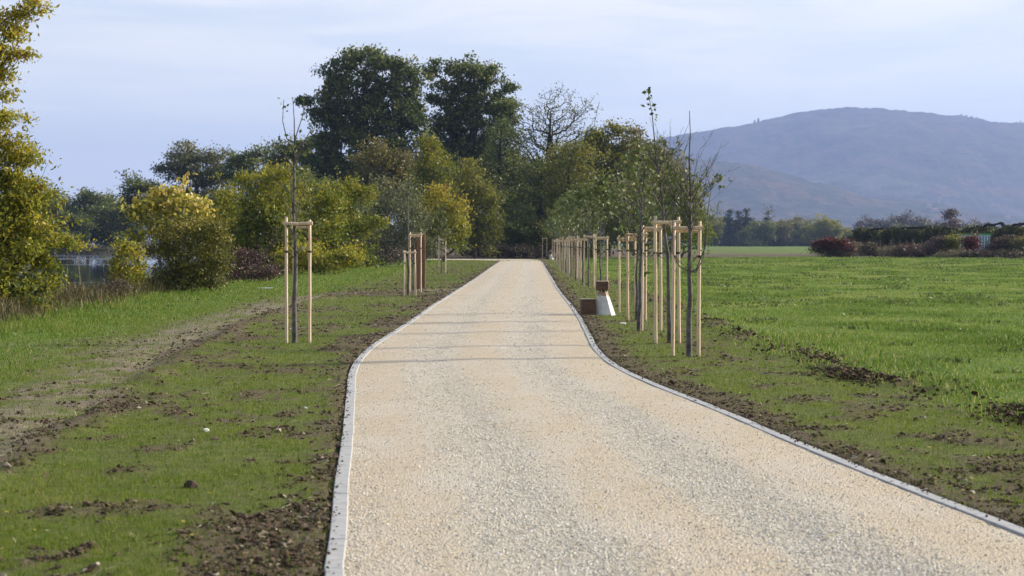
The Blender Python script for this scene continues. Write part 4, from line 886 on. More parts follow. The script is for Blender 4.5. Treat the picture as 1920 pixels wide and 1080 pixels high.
# ----------------------------------------------------------------------------- orchard with hail net, shed, brambles
def orchard():
    D0, D1 = 262, 226     # the row runs towards the camera to the right
    def P(px_):
        f = (px_ - 1605) / (1930 - 1605); D = D0 + (D1 - D0) * f
        return X_at(px_, D), D
    base = tree('fruit_tree', 'narrow dark fruit tree at the left end of the netted orchard', 'tree', 1612, D0 - 2, [(1612, 440, 7, 7), (1611, 452, 8, 9), (1613, 465, 8, 8), (1612, 433, 5, 5)], LM['orchard'], BARK_DARK, tips=150, lpt=24, lsize=.2, trunk_r=.08, spread=.26, group='fruit trees under the net')
    for i in range(33):
        px_ = 1621 + i * 9.6
        x_, y_ = P(px_); y_ += (1.5 if i % 2 else -1.5); s_ = 1 + .08 * math.sin(i * 2.3)
        dup(base, (x_, y_, hz(x_, y_)), i * 1.7, (1.1, 1.1, s_ * .93), 'fruit tree in the netted orchard, %s from the left end of the row' % ordw[i + 1 if i < 33 else 32])
    net = empty('hail_net', (*P(1605), 0)); bx, by, _ = net.location
    tag(net, 'rolled black hail net sagging along the wires over the orchard', 'net')
    prof = [(1605, 430), (1625, 430.5), (1645, 429), (1665, 428), (1685, 428), (1705, 427), (1725, 427), (1742, 424.5), (1755, 425), (1770, 427.5), (1780, 429), (1795, 430), (1808, 431), (1822, 428), (1833, 424), (1842, 426), (1852, 420.5), (1862, 422), (1877, 418), (1884, 424), (1893, 425), (1903, 421), (1912, 422), (1930, 415), (1960, 420)]
    pts = []; rad = []; q = random.Random(3)
    for (a, za), (b, zb) in zip(prof[:-1], prof[1:]):
        for k in range(5):
            f = k / 5; px_ = a + (b - a) * f; x_, y_ = P(px_); pts.append((x_ - bx, y_ - by, Z_at(za + (zb - za) * f, y_))); rad.append(.13 + q.uniform(-.015, .04))
    mb = MB(); mb.tube(pts, rad, 7); mb.build('net_roll', NET, net, smooth=True)
    # a second wire with net, a little lower and behind
    pts2 = [(x + .5, y + 6, z - .12 - .15 * abs(math.sin(i * .33))) for i, (x, y, z) in enumerate(pts)]
    mb = MB(); mb.tube(pts2, [r * .8 for r in rad], 6); mb.build('net_roll', NET, net, smooth=True)
    mb = MB(); x_, y_ = P(1605); mb.tube([(x_ - bx, y_ - by, Z_at(430, y_)), (x_ - bx - .45, y_ - by, Z_at(447, y_))], [.14, .07], 6)
    mb.build('net_tail', NET, net)
    mb = MB(); x_, y_ = P(1879); mb.tube([(x_ - bx, y_ - by, Z_at(419, y_)), (x_ - bx + .3, y_ - by - 1.5, Z_at(449, y_))], [.22, .1], 6)
    mb.build('net_tail', NET, net)
    for px_, top in ((1606, 430), (1672, 430), (1747, 427), (1834, 425), (1853, 421), (1905, 423)):
        x_, y_ = P(px_); mb = MB(); mb.tube([(x_ - bx, y_ - by + .3, -.3), (x_ - bx, y_ - by + .3, Z_at(top, y_))], .07, 8); mb.build('post', CONC_POST, net)
    n = 0
    for px_ in (1669, 1687, 1699, 1711, 1727, 1650):
        n += 1; x_, y_ = P(px_); y_ -= 4; x_ = X_at(px_, y_)
        mb = MB(); mb.tube([(0, 0, -.2), (.05, 0, 2.0), (.12 * (n % 2), 0, Z_at(453, y_))], .05, 7); mb.box((.1 * (n % 2), 0, Z_at(453, y_) - .05), (.16, .03, .06))
        o = mb.build('orchard_post', CONC_POST); o.location = (x_, y_, 0)
        tag(o, 'pale leaning post before the netted orchard, %s from the left' % ordw[[1650, 1669, 1687, 1699, 1711, 1727].index(px_)], 'post', 'posts before the orchard')
    # dark interior rows behind
    for i in range(9):
        px_ = 1625 + i * 38; x_, y_ = P(px_); y_ += 14; x_ = X_at(px_, y_)
        dup(base, (x_, y_, hz(x_, y_)), i * 2.1, (3.6, 2.0, .84), 'broad fruit tree in the second orchard row, %s from the left' % ordw[i])
orchard()
def shed():
    D = 221; x0, x1 = X_at(1801, D), X_at(1857, D); w = x1 - x0; r = empty('storage_cabin', ((x0 + x1) / 2, D, 0)); tag(r, 'small white and blue storage cabin with a green roof rim, half behind the red bush', 'cabin')
    white = simple('white_painted_sheet', (.55, .6, .66), (.68, .72, .78), 2, .5, .02); green = simple('green_painted_rim', (.04, .22, .08), (.07, .32, .12), 2, .5, .02); blue = simple('blue_painted_sheet', (.1, .2, .36), (.16, .28, .46), 2, .5, .02)
    zt = Z_at(441, D); mb = MB(); mb.box((0, 1.0, zt / 2), (w - .1, 2.0, zt)); mb.build('wall', white, r)
    mb = MB(); mb.box((.05, 1.0, zt + .09), (w + .1, 2.2, .18), bev=.02); mb.build('roof', green, r)
    mb = MB(); mb.box((-w / 2 - .1, 1.0, zt + .03), (.7, 2.1, .1)); mb.build('canopy', STEEL, r)
    mb = MB(); mb.box((-w / 4 + .1, -.03, zt * .48), (w * .36, .05, zt * .86)); d = mb.build('door', simple('pale_green_door', (.3, .42, .36), (.42, .55, .48), 2, .5, .02), r)
    mb = MB(); mb.box((-w / 4 + .45, -.08, zt * .48), (.04, .05, .18)); mb.build('handle', STEEL, d)
    for k in range(5):
        mb = MB(); mb.box((w * .06 + k * w * .095, -.04, zt * .5), (w * .045, .06, zt * .94)); mb.build('panel_rib', blue, r)
    mb = MB(); mb.tube([(-.3, .5, zt + .15), (-.3, .5, zt + .5)], .05, 6); mb.build('vent_pipe', STEEL, r)
shed()
def brambles():
    spec = [(1540, 462, 13, 10, 'red', 'crimson shrub starting the bramble belt at the field corner'), (1556, 460, 12, 11, 'red', 'second crimson shrub of the bramble belt, right of the first'), (1548, 470, 24, 9, 'reed', 'pale reedy clump at the foot of the crimson shrubs'),
            (1582, 464, 15, 11, 'red', 'darker red shrub right of the pale reedy clump'), (1575, 474, 24, 8, 'bramble', 'low brown bramble under the darker red shrub'), (1608, 468, 26, 13, 'reed', 'straw coloured reed clump below the end of the net'),
            (1640, 470, 26, 13, 'bramble', 'brown bramble clump before the pale posts'), (1668, 475, 24, 10, 'reed', 'low reed clump in front of the first pale posts'), (1700, 473, 26, 11, 'purple', 'purple brown bramble in front of the middle pale posts'),
            (1730, 472, 24, 12, 'bramble', 'brown bramble right of the pale posts'), (1760, 466, 22, 17, 'purple', 'taller purple brown bramble left of the cabin'), (1786, 463, 16, 20, 'wood', 'olive bush touching the cabin on its left'),
            (1786, 478, 26, 8, 'reed', 'low reeds before the bush left of the cabin'), (1822, 462, 14, 17, 'red', 'bright red bush in front of the cabin'), (1822, 480, 24, 7, 'bramble', 'low brown growth under the bright red bush'),
            (1866, 466, 18, 18, 'purple', 'purple brown bush right of the cabin'), (1850, 480, 22, 7, 'bramble', 'low brown growth before the right half of the cabin'), (1890, 466, 22, 18, 'bramble', 'brown bush near the right border of the picture'),
            (1915, 466, 20, 22, 'rust', 'rusty bush at the right border of the picture'), (1898, 480, 26, 8, 'bramble', 'low brown growth at the right border of the picture'), (1940, 470, 20, 20, 'bramble', 'brown bush cut by the right border of the picture')]
    for i, (px_, py_, rx, ry, m, lab) in enumerate(spec):
        D = 226 - (px_ - 1540) * .035 - (4 if ry < 12 else 0)
        q = random.Random(i); bl = [(px_, py_, rx, ry)] + [(px_ + q.uniform(-.7, .7) * rx, py_ + q.uniform(-.9, .3) * ry, rx * .4, ry * .45) for k in range(4)]
        tree('bramble' if m in ('bramble', 'purple') else ('reed_clump' if m == 'reed' else 'shrub'), lab, 'shrub', px_, D, bl, LM[m], tips=190, lpt=24 if m in ('red', 'wood') else 20, lsize=.17, trunk_r=.03, spread=.3, stems=3, rmin=.012, group='bramble belt along the orchard', aspect=.6 if m != 'reed' else .2)
brambles()

# ----------------------------------------------------------------------------- stakes and saplings
def stake_frame(x, y, H, w=.375, label='', group='staked frames right of the path', third=None, lean=0.0, r=.028, drop=(.05, .05), build_bar2=True, seed=0, tie_z=1.35):
    q = random.Random(seed); z = hz(x, y); root = empty('stake_frame', (x, y, z)); tag(root, label, 'stakes', group)
    foot = [(-w / 2, 0), (w / 2, 0)] + ([third] if third else [])
    tops = []
    for i, (fx, fy) in enumerate(foot):
        tx = fx + (lean if i == 0 else -lean) + q.uniform(-.02, .02); ty = fy + q.uniform(-.02, .02); h = H + q.uniform(-.035, .035)
        mb = MB(); n = 7; pts = [(fx + (tx - fx) * k / n + q.uniform(-.003, .003), fy + (ty - fy) * k / n, -.25 + (h + .25) * k / n) for k in range(n + 1)]
        mb.tube(pts, [r * (1.0 - .08 * k / n) * q.uniform(.97, 1.03) for k in range(n + 1)], 14)
        o = mb.build('stake', WOOD, root, smooth=False); tops.append((tx, ty, h))
        for p in o.data.polygons: p.use_smooth = len(p.vertices) == 4
    a, b = tops[0], tops[1]
    mb = MB(); mb.tube([(a[0] - .05, a[1] - r - .022, H - .085), ((a[0] + b[0]) / 2, -r - .02, H - .09), (b[0] + .05, b[1] - r - .022, H - .08)], [.031, .029, .031], 12); mb.build('crossbar', WOOD, root)
    if third:
        c = tops[2]
        for e, dz in ((a, -.14), (b, -.15)):
            mb = MB(); mb.tube([(e[0], e[1] + r * .9, H + dz), (c[0], c[1] - r * .9, H + dz)], .02, 10); mb.build('crossbar', WOOD, root)
    elif build_bar2:
        mb = MB(); mb.tube([(a[0] - .03, a[1] + r + .02, H - .13), (b[0] + .03, b[1] + r + .02, H - .135)], .02, 10); mb.build('crossbar', WOOD, root)
    # webbing ties that hold the sapling
    for e, s_ in ((a, 1), (b, -1)):
        mb = MB(); pts = [(e[0] + s_ * r, -.01, tie_z + .09), (e[0] * .6, .015, tie_z + .02), (e[0] * .25, .04, tie_z - .03), (s_ * -.02, .075, tie_z - .04)]
        mb.tube(pts, [.0055] * 4, 6); mb.build('tie', TIE, root)
        mb = MB(); mb.tube([(e[0], e[1], tie_z + .06), (e[0], e[1], tie_z + .095)], r * 1.06, 14); mb.build('tie', TIE, root)
    return root

def sapling(x, y, H, label, seed, leaves=200, group='young trees right of the path', lean=(0, 0), crown0=1.6, spread=.45, nb=14, lsize=.075, leaftop=1.0, trunk_r=.04, upright=.75, tufts=None, extra=None, crown1=.93):
    rs = np.random.default_rng(seed); z = hz(x, y); root = empty('sapling', (x, y, z)); tag(root, label, 'young tree', group)
    n = 12; T = []
    for i in range(n):
        f = i / (n - 1); T.append(np.array([lean[0] * f ** 2 + (rs.normal(0, .012) if i > 1 else 0), lean[1] * f ** 2 + (rs.normal(0, .012) if i > 1 else 0), -.1 + (H + .1) * f]))
    A = list(T); par = [-1] + list(range(n - 1)); R = [trunk_r * (1 - .87 * i / (n - 1)) for i in range(n)]
    lp = []; tt = []
    def branch(start, p0, d, L, r, depth):
        p = p0.copy(); pi = start; k = 5 if depth == 0 else 4
        for s in range(k):
            d = d + rs.normal(0, .13, 3); d[2] += .10 * upright; d /= np.linalg.norm(d); p = p + d * L / k
            A.append(p.copy()); par.append(pi); R.append(max(r * (1 - .75 * (s + 1) / k), .0022)); pi = len(A) - 1
            lp.append(p.copy()); 
            if depth < 2 and s >= (1 if depth == 0 else 2) and rs.random() < (.75 if depth == 0 else .4):
                a = rs.normal(0, 1, 3); a -= a.dot(d) * d; a /= np.linalg.norm(a); branch(pi, p, d * .75 + a * .6, L * rs.uniform(.3, .5), r * .5, depth + 1)
    for b in range(nb):
        zf = crown0 + (H * crown1 - crown0) * (b + .3 * rs.random()) / nb
        i = min(int((zf + .1) / (H + .1) * (n - 1)), n - 2); f = (zf + .1) / (H + .1) * (n - 1) - i
        p = T[i] * (1 - f) + T[i + 1] * f; a = b * 2.4 + rs.uniform(-.4, .4)
        d = np.array([math.cos(a), math.sin(a), upright * rs.uniform(.8, 1.5)]); d /= np.linalg.norm(d)
        L = spread * 2.0 * (1 - .7 * (zf - crown0) / (H - crown0)) * rs.uniform(.6, 1.15)
        A.append(p.copy()); par.append(i); R.append(.012); branch(len(A) - 1, p, d, L, .0105, 0)
    for ex in (extra or []):
        pi = None
        for k, p in enumerate(ex):
            p = np.array(p, float); A.append(p)
            if k == 0:
                j = int(np.argmin([np.linalg.norm(t - p) for t in T])); A[-1] = T[j].copy(); par.append(max(j - 1, 0)); R.append(.014)
            else: par.append(len(A) - 2); R.append(max(.013 * (1 - .8 * k / len(ex)), .003))
            if k > 1: lp.append(p)
    A = np.array(A); par = np.array(par); R = np.array(R)
    V, Fq = tubes(A, par, R, .0022, 9, .012)
    mesh_np('trunk', V, [Fq], BARK_SAP, root, smooth=True)
    lp = np.array(lp); w = (lp[:, 2] < H * leaftop)
    lp = lp[w] if w.any() else lp
    if leaves:
        c = rs.integers(0, len(lp), leaves); P = lp[c] + rs.normal(0, .035, (leaves, 3)); tint = np.clip(rs.normal(.5, .22, leaves), 0, .9); tint[rs.random(leaves) < .035] = 1.0
        if tufts:
            for (tx, ty_, tz, m, sp) in tufts:
                P = np.concatenate([P, np.array([tx, ty_, tz]) + rs.normal(0, sp, (m, 3))]); tint = np.concatenate([tint, np.clip(rs.normal(.3, .15, m), 0, .8)])
        V, LF, ti = leaf_cards(P, lsize, tint, .5, .75, rs=rs)
        mesh_np('crown', V, [LF], LM['sapling'], root, attrs={'tint': ('FACE', 'FLOAT', ti)})
    return root

# right-hand row
bases = [(1285.5, 667.5, 415.5), (1252, 645, 409.6), (1221.3, 619, 418.5), (1193.8, 601, 434.8), (1176.5, 586, 441)]
near_lab = ['nearest pair of stakes on the right, joined by a top bar', 'second nearest pair of stakes on the right, slightly taller than the nearest', 'third nearest pair of stakes on the right', 'fourth nearest pair of stakes on the right, with a leafy sapling', 'fifth pair of stakes on the right, just right of the white plinth']
ROW = []
for i, (px_, by, ty) in enumerate(bases):
    x_, y_ = G(px_, by); H = (by - ty) / F * math.hypot(y_, 0) + .0; ROW.append((x_, y_, H, near_lab[i]))
far_y = [63.5, 74.5, 80.5, 88, 92.5, 97, 103, 110, 117, 125, 134, 143, 153, 163, 174]
words_ = ['pair of stakes behind the dark cube on the white plinth', 'pair of stakes seen left of the dark cube on the plinth', 'pair of stakes right next to the one left of the plinth', 'slim pair of stakes in the middle of the right row']
for i, y_ in enumerate(far_y):
    x_ = np.interp(y_, [63, 80, 90, 114, 147, 187], [2.84, 2.9, 2.82, 3.0, 3.4, 3.9]) + .06 * math.sin(i * 3.1)
    ROW.append((float(x_), y_, 1.92 + .07 * math.sin(i * 1.9), words_[i] if i < 4 else 'pair of stakes far down the right row, %s from the camera' % ordw[i + 5]))
for i, (x_, y_, H, lab) in enumerate(ROW):
    stake_frame(x_, y_, H, .375 + (.01 * math.sin(i * 2)), lab, seed=i, lean=.003, tie_z=1.38)
stake_frame(X_at(1019, 213) , 205, 2.2, .45, 'lone distant pair of stakes at the very end of the path', seed=77, build_bar2=False)

sap_lab = ['nearest young tree on the right, with a bare leader and bare twigs against the hill', 'second young tree on the right, its leaning top leafy against the sky', 'third young tree on the right, dark trunk left of its stakes',
           'fourth young tree on the right, green leaves down its trunk', 'fifth young tree on the right, behind the white plinth']
sx = [(1292.5, 668.5), (1255.5, 645), (1225 - 27, 620), (1196 - 2, 601.5), (1178, 586.5)]
def sp_(i): 
    return G(*sx[i])
x_, y_ = sp_(0); k = y_ / F
tufts1 = None
sapling(x_, y_, 3.55, sap_lab[0], 11, leaves=280, crown0=1.75, spread=.5, nb=26, lsize=.055, trunk_r=.046, crown1=.68, lean=(0.0, 0), leaftop=.75, upright=1.3,
        extra=[[(0, 0, 1.15), (.1, 0, 1.22), (.2, .02, 1.4), (.24, .02, 1.8), (.28, .02, 2.2), (.34, .02, 2.55)], [(0, 0, 1.15), (-.14, 0, 1.3), (-.24, 0, 1.5), (-.24, .02, 2.0), (-.2, .02, 2.5)],
               [(0, 0, 1.15), (.1, .02, 1.25), (.22, .02, 1.55), (.3, .02, 1.95), (.4, 0, 2.1), (.43, 0, 2.25)]])
x_, y_ = sp_(1)
px2 = y_ / F
sapling(x_, y_, 4.12, sap_lab[1], 12, leaves=300, crown0=1.8, spread=.45, nb=24, lsize=.07, trunk_r=.04, crown1=.72, lean=(-.36, 0), leaftop=.8, upright=1.2,
        tufts=[(-.36, 0, 4.12, 10, .03), (-.33, 0, 3.98, 9, .04), (-.29, 0, 3.85, 8, .035), (-.24, 0, 3.7, 5, .03), (-.12, 0, 3.1, 8, .07), (-.08, 0, 2.95, 9, .08), (-.05, 0, 2.75, 8, .1)])
x_, y_ = sp_(2); sapling(x_, y_, 3.5, sap_lab[2], 13, leaves=420, crown0=1.6, spread=.5, nb=16, lsize=.08, trunk_r=.042, lean=(.12, 0), upright=1.0)
x_, y_ = sp_(3); sapling(x_, y_, 3.55, sap_lab[3], 14, leaves=520, crown0=1.2, spread=.5, nb=17, lsize=.085, trunk_r=.036, lean=(.1, 0), upright=.9, tufts=[(.08, 0, .95, 14, .09), (.1, 0, 1.25, 16, .1), (.05, -.02, 1.5, 14, .1)])
x_, y_ = sp_(4); sapling(x_, y_, 3.7, sap_lab[4], 15, leaves=560, crown0=1.5, spread=.55, nb=20, lsize=.09, trunk_r=.034, upright=.8)
# prototypes for the long row, then copies
protos = []
for i in range(4):
    x_, y_, H, lab = ROW[5 + i]
    protos.append(sapling(x_ - .02, y_ + .05, 3.75 + .15 * (i % 3), ['young tree behind the white plinth with dense small leaves', 'young tree left of the plinth with a full leafy crown', 'young tree left of the plinth, dark thin trunk between its stakes', 'young tree in the middle of the right row'][i], 30 + i,
                          leaves=850, crown0=1.7, spread=.62, nb=20, lsize=.10, trunk_r=.035, upright=.7))
for i in range(9, len(ROW)):
    x_, y_, H, lab = ROW[i]
    dup(protos[i % 4], (x_, y_ + .05, hz(x_, y_)), i * 1.3, (1.08, 1.08, 1 + .06 * math.sin(i)), 'leafy young tree far down the right row, %s from the camera' % ordw[i])

# left-hand row
x_, y_ = G(558.5, 641)
stake_frame(x_, y_, 2.08, .385, 'three stakes nearest on the left, around a thin dark trunk', 'staked frames left of the path', third=(-.085, .33), seed=101, tie_z=1.45)
sapling(*G(552, 640.5), 4.1, 'nearest young tree on the left, bare forked top with a few large leaves', 16, leaves=150, group='young trees left of the path', crown0=1.45, spread=.34, nb=22, lsize=.065, crown1=.8, trunk_r=.047, lean=(.0, 0), upright=1.1,
        tufts=[(-.18, 0, 4.0, 4, .05), (-.1, 0, 3.9, 2, .03), (.16, 0, 4.1, 2, .03), (.3, 0, 2.35, 2, .05), (.42, 0, 2.2, 2, .04), (-.2, 0, 2.1, 2, .05), (.35, .0, 1.55, 2, .05), (.3, 0, 1.2, 2, .05), (-.05, 0, 1.6, 5, .09), (.02, 0, 3.2, 3, .08)],
        extra=[[(0, 0, 3.25), (-.12, 0, 3.4), (-.19, 0, 3.7), (-.17, 0, 4.05)], [(0, 0, 3.1), (.14, 0, 3.3), (.28, 0, 3.55), (.3, 0, 3.7)], [(0, 0, 3.3), (.05, 0, 3.5), (.15, 0, 3.8), (.17, 0, 4.15)]])
x_, y_ = G(768.5, 555)
stake_frame(x_, y_, 1.44, .37, 'short trapezoid pair of stakes on the left, half as high as its neighbours', 'staked frames left of the path', lean=.035, seed=102, build_bar2=False, tie_z=.95)
sapling(*G(765.5, 553.5), 4.35, 'tall thin bare young tree in the short stakes on the left', 17, leaves=30, group='young trees left of the path', crown0=1.9, spread=.32, nb=11, lsize=.09, trunk_r=.045, lean=(0.02, 0), upright=1.3)
x_, y_ = G(778.5, 548)
stake_frame(x_, y_, 2.0, .38, 'tall pair of stakes behind the short pair, left of the path', 'staked frames left of the path', seed=103, tie_z=1.4)
sapling(*G(775, 547), 4.2, 'thin young tree just before the red brown planks', 18, leaves=170, group='young trees left of the path', crown0=1.6, spread=.4, nb=12, lsize=.09, trunk_r=.034, upright=1.0)
x_, y_ = G(829, 513)
stake_frame(x_, y_, 1.9, .37, 'distant pair of stakes on the left, beyond the red brown planks', 'staked frames left of the path', seed=104, tie_z=1.4)
sapling(x_ - .02, y_ + .05, 3.8, 'leafy young tree in the distant stakes on the left', 19, leaves=420, group='young trees left of the path', crown0=1.5, spread=.45, nb=14, lsize=.1, trunk_r=.032)

# red-brown plank posts left of the path
for px0, px1, by, top, lab in ((780.5, 790.5, 542, 437, 'wide red brown plank standing upright behind the left stakes'), (792.3, 797.8, 541.5, 439, 'narrow red brown plank standing upright right beside the wide one')):
    x0, y_ = G(px0, by); x1, _ = G(px1, by); w = x1 - x0; H = (by - top) / F * y_
    r = empty('timber_post', ((x0 + x1) / 2, y_, hz(x0, y_))); tag(r, lab, 'post', 'upright planks')
    mb = MB(); mb.box((0, 0, H / 2 - .15), (w * .86, .1, H + .3), bev=.008); mb.build('plank', TIMBER_PANEL, r)
    mb = MB(); mb.box((-w * .43 - .018, .02, H / 2 - .15), (.03, .14, H + .28), bev=.004); mb.build('side_batten', DARKWOOD, r)

# ----------------------------------------------------------------------------- timber cube, plinth with block
def sawn_cube(name, parent, c, size, rz=0):
    mb = MB(); mb.box((0, 0, 0), size, bev=.008); o = mb.build(name, DARKWOOD, parent); o.location = c; o.rotation_euler = (0, 0, rz)
    mb = MB(); mb.box((0, 0, size[2] / 2 + .004), (size[0] - .012, size[1] - .012, .008)); t = mb.build('top_face', TIMBER_TOP, o)
    return o
def plinth_mat():
    m, nt, _, L = mat_new('limewashed_block')
    v = coord(nt, 'Object', (4, 4, 4)); n = noise(nt, v, 1, 6, .65); n2 = noise(nt, coord(nt, 'Object', (1.5, 1.5, 5)), 2, 5, .7)
    c = ramp(nt, n, [(.3, (.52, .5, .47)), (.6, (.72, .7, .67))])
    sep = nt.nodes.new('ShaderNodeSeparateXYZ'); L.new(coord(nt), sep.inputs[0])
    top = math_(nt, 'ADD', math_(nt, 'MULTIPLY', sep.outputs[2], 1.3), math_(nt, 'SUBTRACT', n2, .95))
    c = mixc(nt, ramp(nt, top, [(.08, 0.0), (.2, .8)]), c, (.25, .13, .06))
    c = mixc(nt, ramp(nt, n2, [(.64, 0.0), (.68, .75)]), c, (.1, .08, .06))
    finish(nt, c, .8, n, .4, .01); return m
def sculpture(px, py, D_scale, lab_cube, lab_pl, far=False):
    # the low cube
    cx, cy = G(px, py); s = cy / F
    r = empty('timber_cube', (cx, cy + .18, hz(cx, cy + .2))); tag(r, lab_cube, 'wooden seat', 'timber cubes')
    side = 29 * (43.5 / F)
    mb = MB(); mb.box((0, 0, side / 2 + .005), (side, side, side + .03), rz=.06, bev=.008); mb.build('block', DARKWOOD, r)
    mb = MB(); mb.box((0, 0, side + .025), (side - .014, side - .014, .01), rz=.06); mb.build('top_face', TIMBER_TOP, r)
    # the plinth with its block on top
    x2 = cx + 34 * 43.5 / F; y2 = cy - .05; 
    r = empty('plinth_seat', (x2, y2 + .18, hz(x2, y2))); tag(r, lab_pl, 'sculpture', 'plinths with a timber block')
    k = 43.0 / F
    bot = [(-18 * k, .17), (-18 * k, -.03), (-7 * k, -.19), (12.5 * k, -.19), (21.5 * k, .0), (21.5 * k, .17)]
    top = [(-16 * k, .13), (-16 * k, -.05), (-7 * k, -.14), (-.5 * k, -.14), (5 * k, .0), (5 * k, .13)]
    mb = MB(); mb.add([(a_, b_, -.04) for a_, b_ in bot] + [(a_, b_, 45.5 * k) for a_, b_ in top], [tuple(range(6))[::-1], tuple(range(6, 12))] + [(i_, (i_ + 1) % 6, (i_ + 1) % 6 + 6, i_ + 6) for i_ in range(6)])
    mb.build('plinth', plinth_mat(), r)
    mb = MB(); mb.tube([(-4 * k, 0, 44 * k), (-4 * k, 0, 50 * k)], .03, 10); mb.build('neck', NET, r)
    mb = MB(); mb.box((-5.5 * k, 0, 58 * k), (25 * k, .34, 18 * k), rz=-.1, bev=.008); mb.build('block', DARKWOOD, r)
    mb = MB(); mb.box((-5.5 * k, 0, 67 * k + .005), (25 * k - .014, .326, .01), rz=-.1); mb.build('top_face', TIMBER_TOP, r)
sculpture(1103, 590.5, 1, 'dark timber cube at the right edge of the path, left of the white plinth', 'white leaning plinth with a dark timber block on top, beside the right kerb')
sculpture(1026, 486.5, 1, 'small distant timber cube at the end of the path', 'distant white plinth beside the end of the path')

# white board and bits on the left grass
x_, y_ = G(497, 541); mb = MB(); mb.box((0, 0, .02), (.55, .3, .05), rz=.1, bev=.01); o = mb.build('concrete_slab', simple('white_slab', (.55, .56, .6), (.7, .72, .76), 8)); o.location = (x_, y_, hz(x_, y_)); tag(o, 'small whitish slab lying in the grass left of the nearest left stakes', 'slab')
x_, y_ = G(915, 507)

# ----------------------------------------------------------------------------- water
def water():
    m, nt, _, L = mat_new('pond_water')
    n = noise(nt, coord(nt, 'Object', (.6, 1.6, 1)), 1.2, 5, .6); nb = noise(nt, coord(nt, 'Object', (.006, .035, 1)), 1, 4, .6)
    b = nt.nodes.new('ShaderNodeBsdfPrincipled'); out = nt.nodes.new('ShaderNodeOutputMaterial')
    b.inputs['Base Color'].default_value = (.02, .026, .03, 1); b.inputs['IOR'].default_value = 1.33
    L.new(ramp(nt, nb, [(.55, .03), (.62, .5)]), b.inputs['Roughness'])
    bp = N(nt, 'ShaderNodeBump', Strength=.05, Distance=.02); L.new(n, bp.inputs['Height']); L.new(bp.outputs[0], b.inputs['Normal'])
    L.new(b.outputs[0], out.inputs[0])
    xs = np.linspace(-420, -13.2, 40); ys = np.linspace(12, 462, 60); X, Y = np.meshgrid(xs, ys)
    i = np.arange(X.size).reshape(X.shape); Fq = np.stack([i[:-1, :-1], i[:-1, 1:], i[1:, 1:], i[1:, :-1]], -1).reshape(-1, 4)
    o = mesh_np('water', np.stack([X.ravel(), Y.ravel(), np.full(X.size, -.9)], 1), [Fq], m); tag(o, kind='structure')
water()

# ----------------------------------------------------------------------------- hills
def hills(name, D, prof, depth, seed, bumpy, col1, col2, col3, xr_=(-1800, 5200)):
    """ridge crest profile (px, py) seen at distance D, falling away to both sides"""
    px = np.array([p[0] for p in prof], float); py = np.array([p[1] for p in prof], float)
    s = D / F; cx = (px - 960) * s; cz = EYE + (HZ - py) * s
    xs = np.linspace(cx[0], cx[-1], 420); ny = 90
    v = np.linspace(-1, 1, ny); X, Vv = np.meshgrid(xs, v)
    crest = sum(np.interp(X + k * 34 * s, cx, cz) for k in (-1, -.66, -.33, 0, .33, .66, 1)) / 7 - bumpy * .15
    fall = np.where(Vv < 0, np.cos(np.clip(-Vv, 0, 1) * np.pi / 2) ** 1.15, 1 - .9 * Vv ** 2)
    Y = D + Vv * depth
    rid = 1 - np.abs(fbm(X / 850, Y / 1500, seed, 4) * 2 - 1); fine = fbm(X / 95, Y / 140, seed + 5, 4) - .5
    Z = crest * fall * (1 - .42 * (1 - rid) * (1 - fall) ** .7 * sm(1.0, .93, fall) * 1.6) + fine * bumpy * 1.3 * (.3 + .7 * fall)
    Z = Z * sm(-1, -.9, Vv) - 2
    # wooded outline: small crown bumps
    Z = Z + bumpy * .4 * vnoise(X / 14, Y / 30, seed + 9)
    i = np.arange(X.size).reshape(X.shape); Fq = np.stack([i[:-1, :-1], i[:-1, 1:], i[1:, 1:], i[1:, :-1]], -1).reshape(-1, 4)
    m, nt, _, L = mat_new(name + '_woods')
    c = coord(nt); n = noise(nt, c, .008, 6, .62); n2 = noise(nt, c, .035, 6, .8); n3 = noise(nt, c, .0022, 4, .5)
    col = ramp(nt, n, [(.36, col1), (.5, col2), (.64, col3)])
    col = mixc(nt, ramp(nt, n2, [(.38, .85), (.6, 0.0)]), col, (.012, .018, .012))
    col = mixc(nt, ramp(nt, n3, [(.6, 0.0), (.66, .5)]), col, (.16, .17, .09))
    finish(nt, col, .95, n2, 1.0, 14, spec=.1)
    o = mesh_np(name, np.stack([X.ravel(), Y.ravel(), Z.ravel()], 1), [Fq], m, smooth=True); tag(o, kind='structure')
hills('far_hills', 8400, [(400, 460), (800, 420), (950, 360), (1100, 305), (1200, 272), (1295, 250), (1330, 244), (1400, 239), (1420, 232), (1440, 222), (1470, 216), (1500, 212), (1560, 208), (1610, 207), (1650, 209), (1700, 217), (1750, 222), (1800, 226), (1845, 235), (1920, 236), (2000, 240), (2200, 262), (2500, 330), (2800, 430)],
      2700, 3, 22, (.03, .034, .026), (.07, .06, .042), (.14, .08, .052))
hills('near_hills', 5600, [(500, 470), (900, 400), (1100, 330), (1250, 300), (1310, 298), (1350, 302), (1400, 312), (1450, 322), (1500, 342), (1560, 356), (1600, 370), (1640, 378), (1680, 372), (1715, 376), (1760, 390), (1820, 400), (1900, 412), (2000, 420), (2200, 450), (2400, 470)],
      1250, 11, 14, (.035, .045, .02), (.085, .08, .038), (.17, .1, .048))
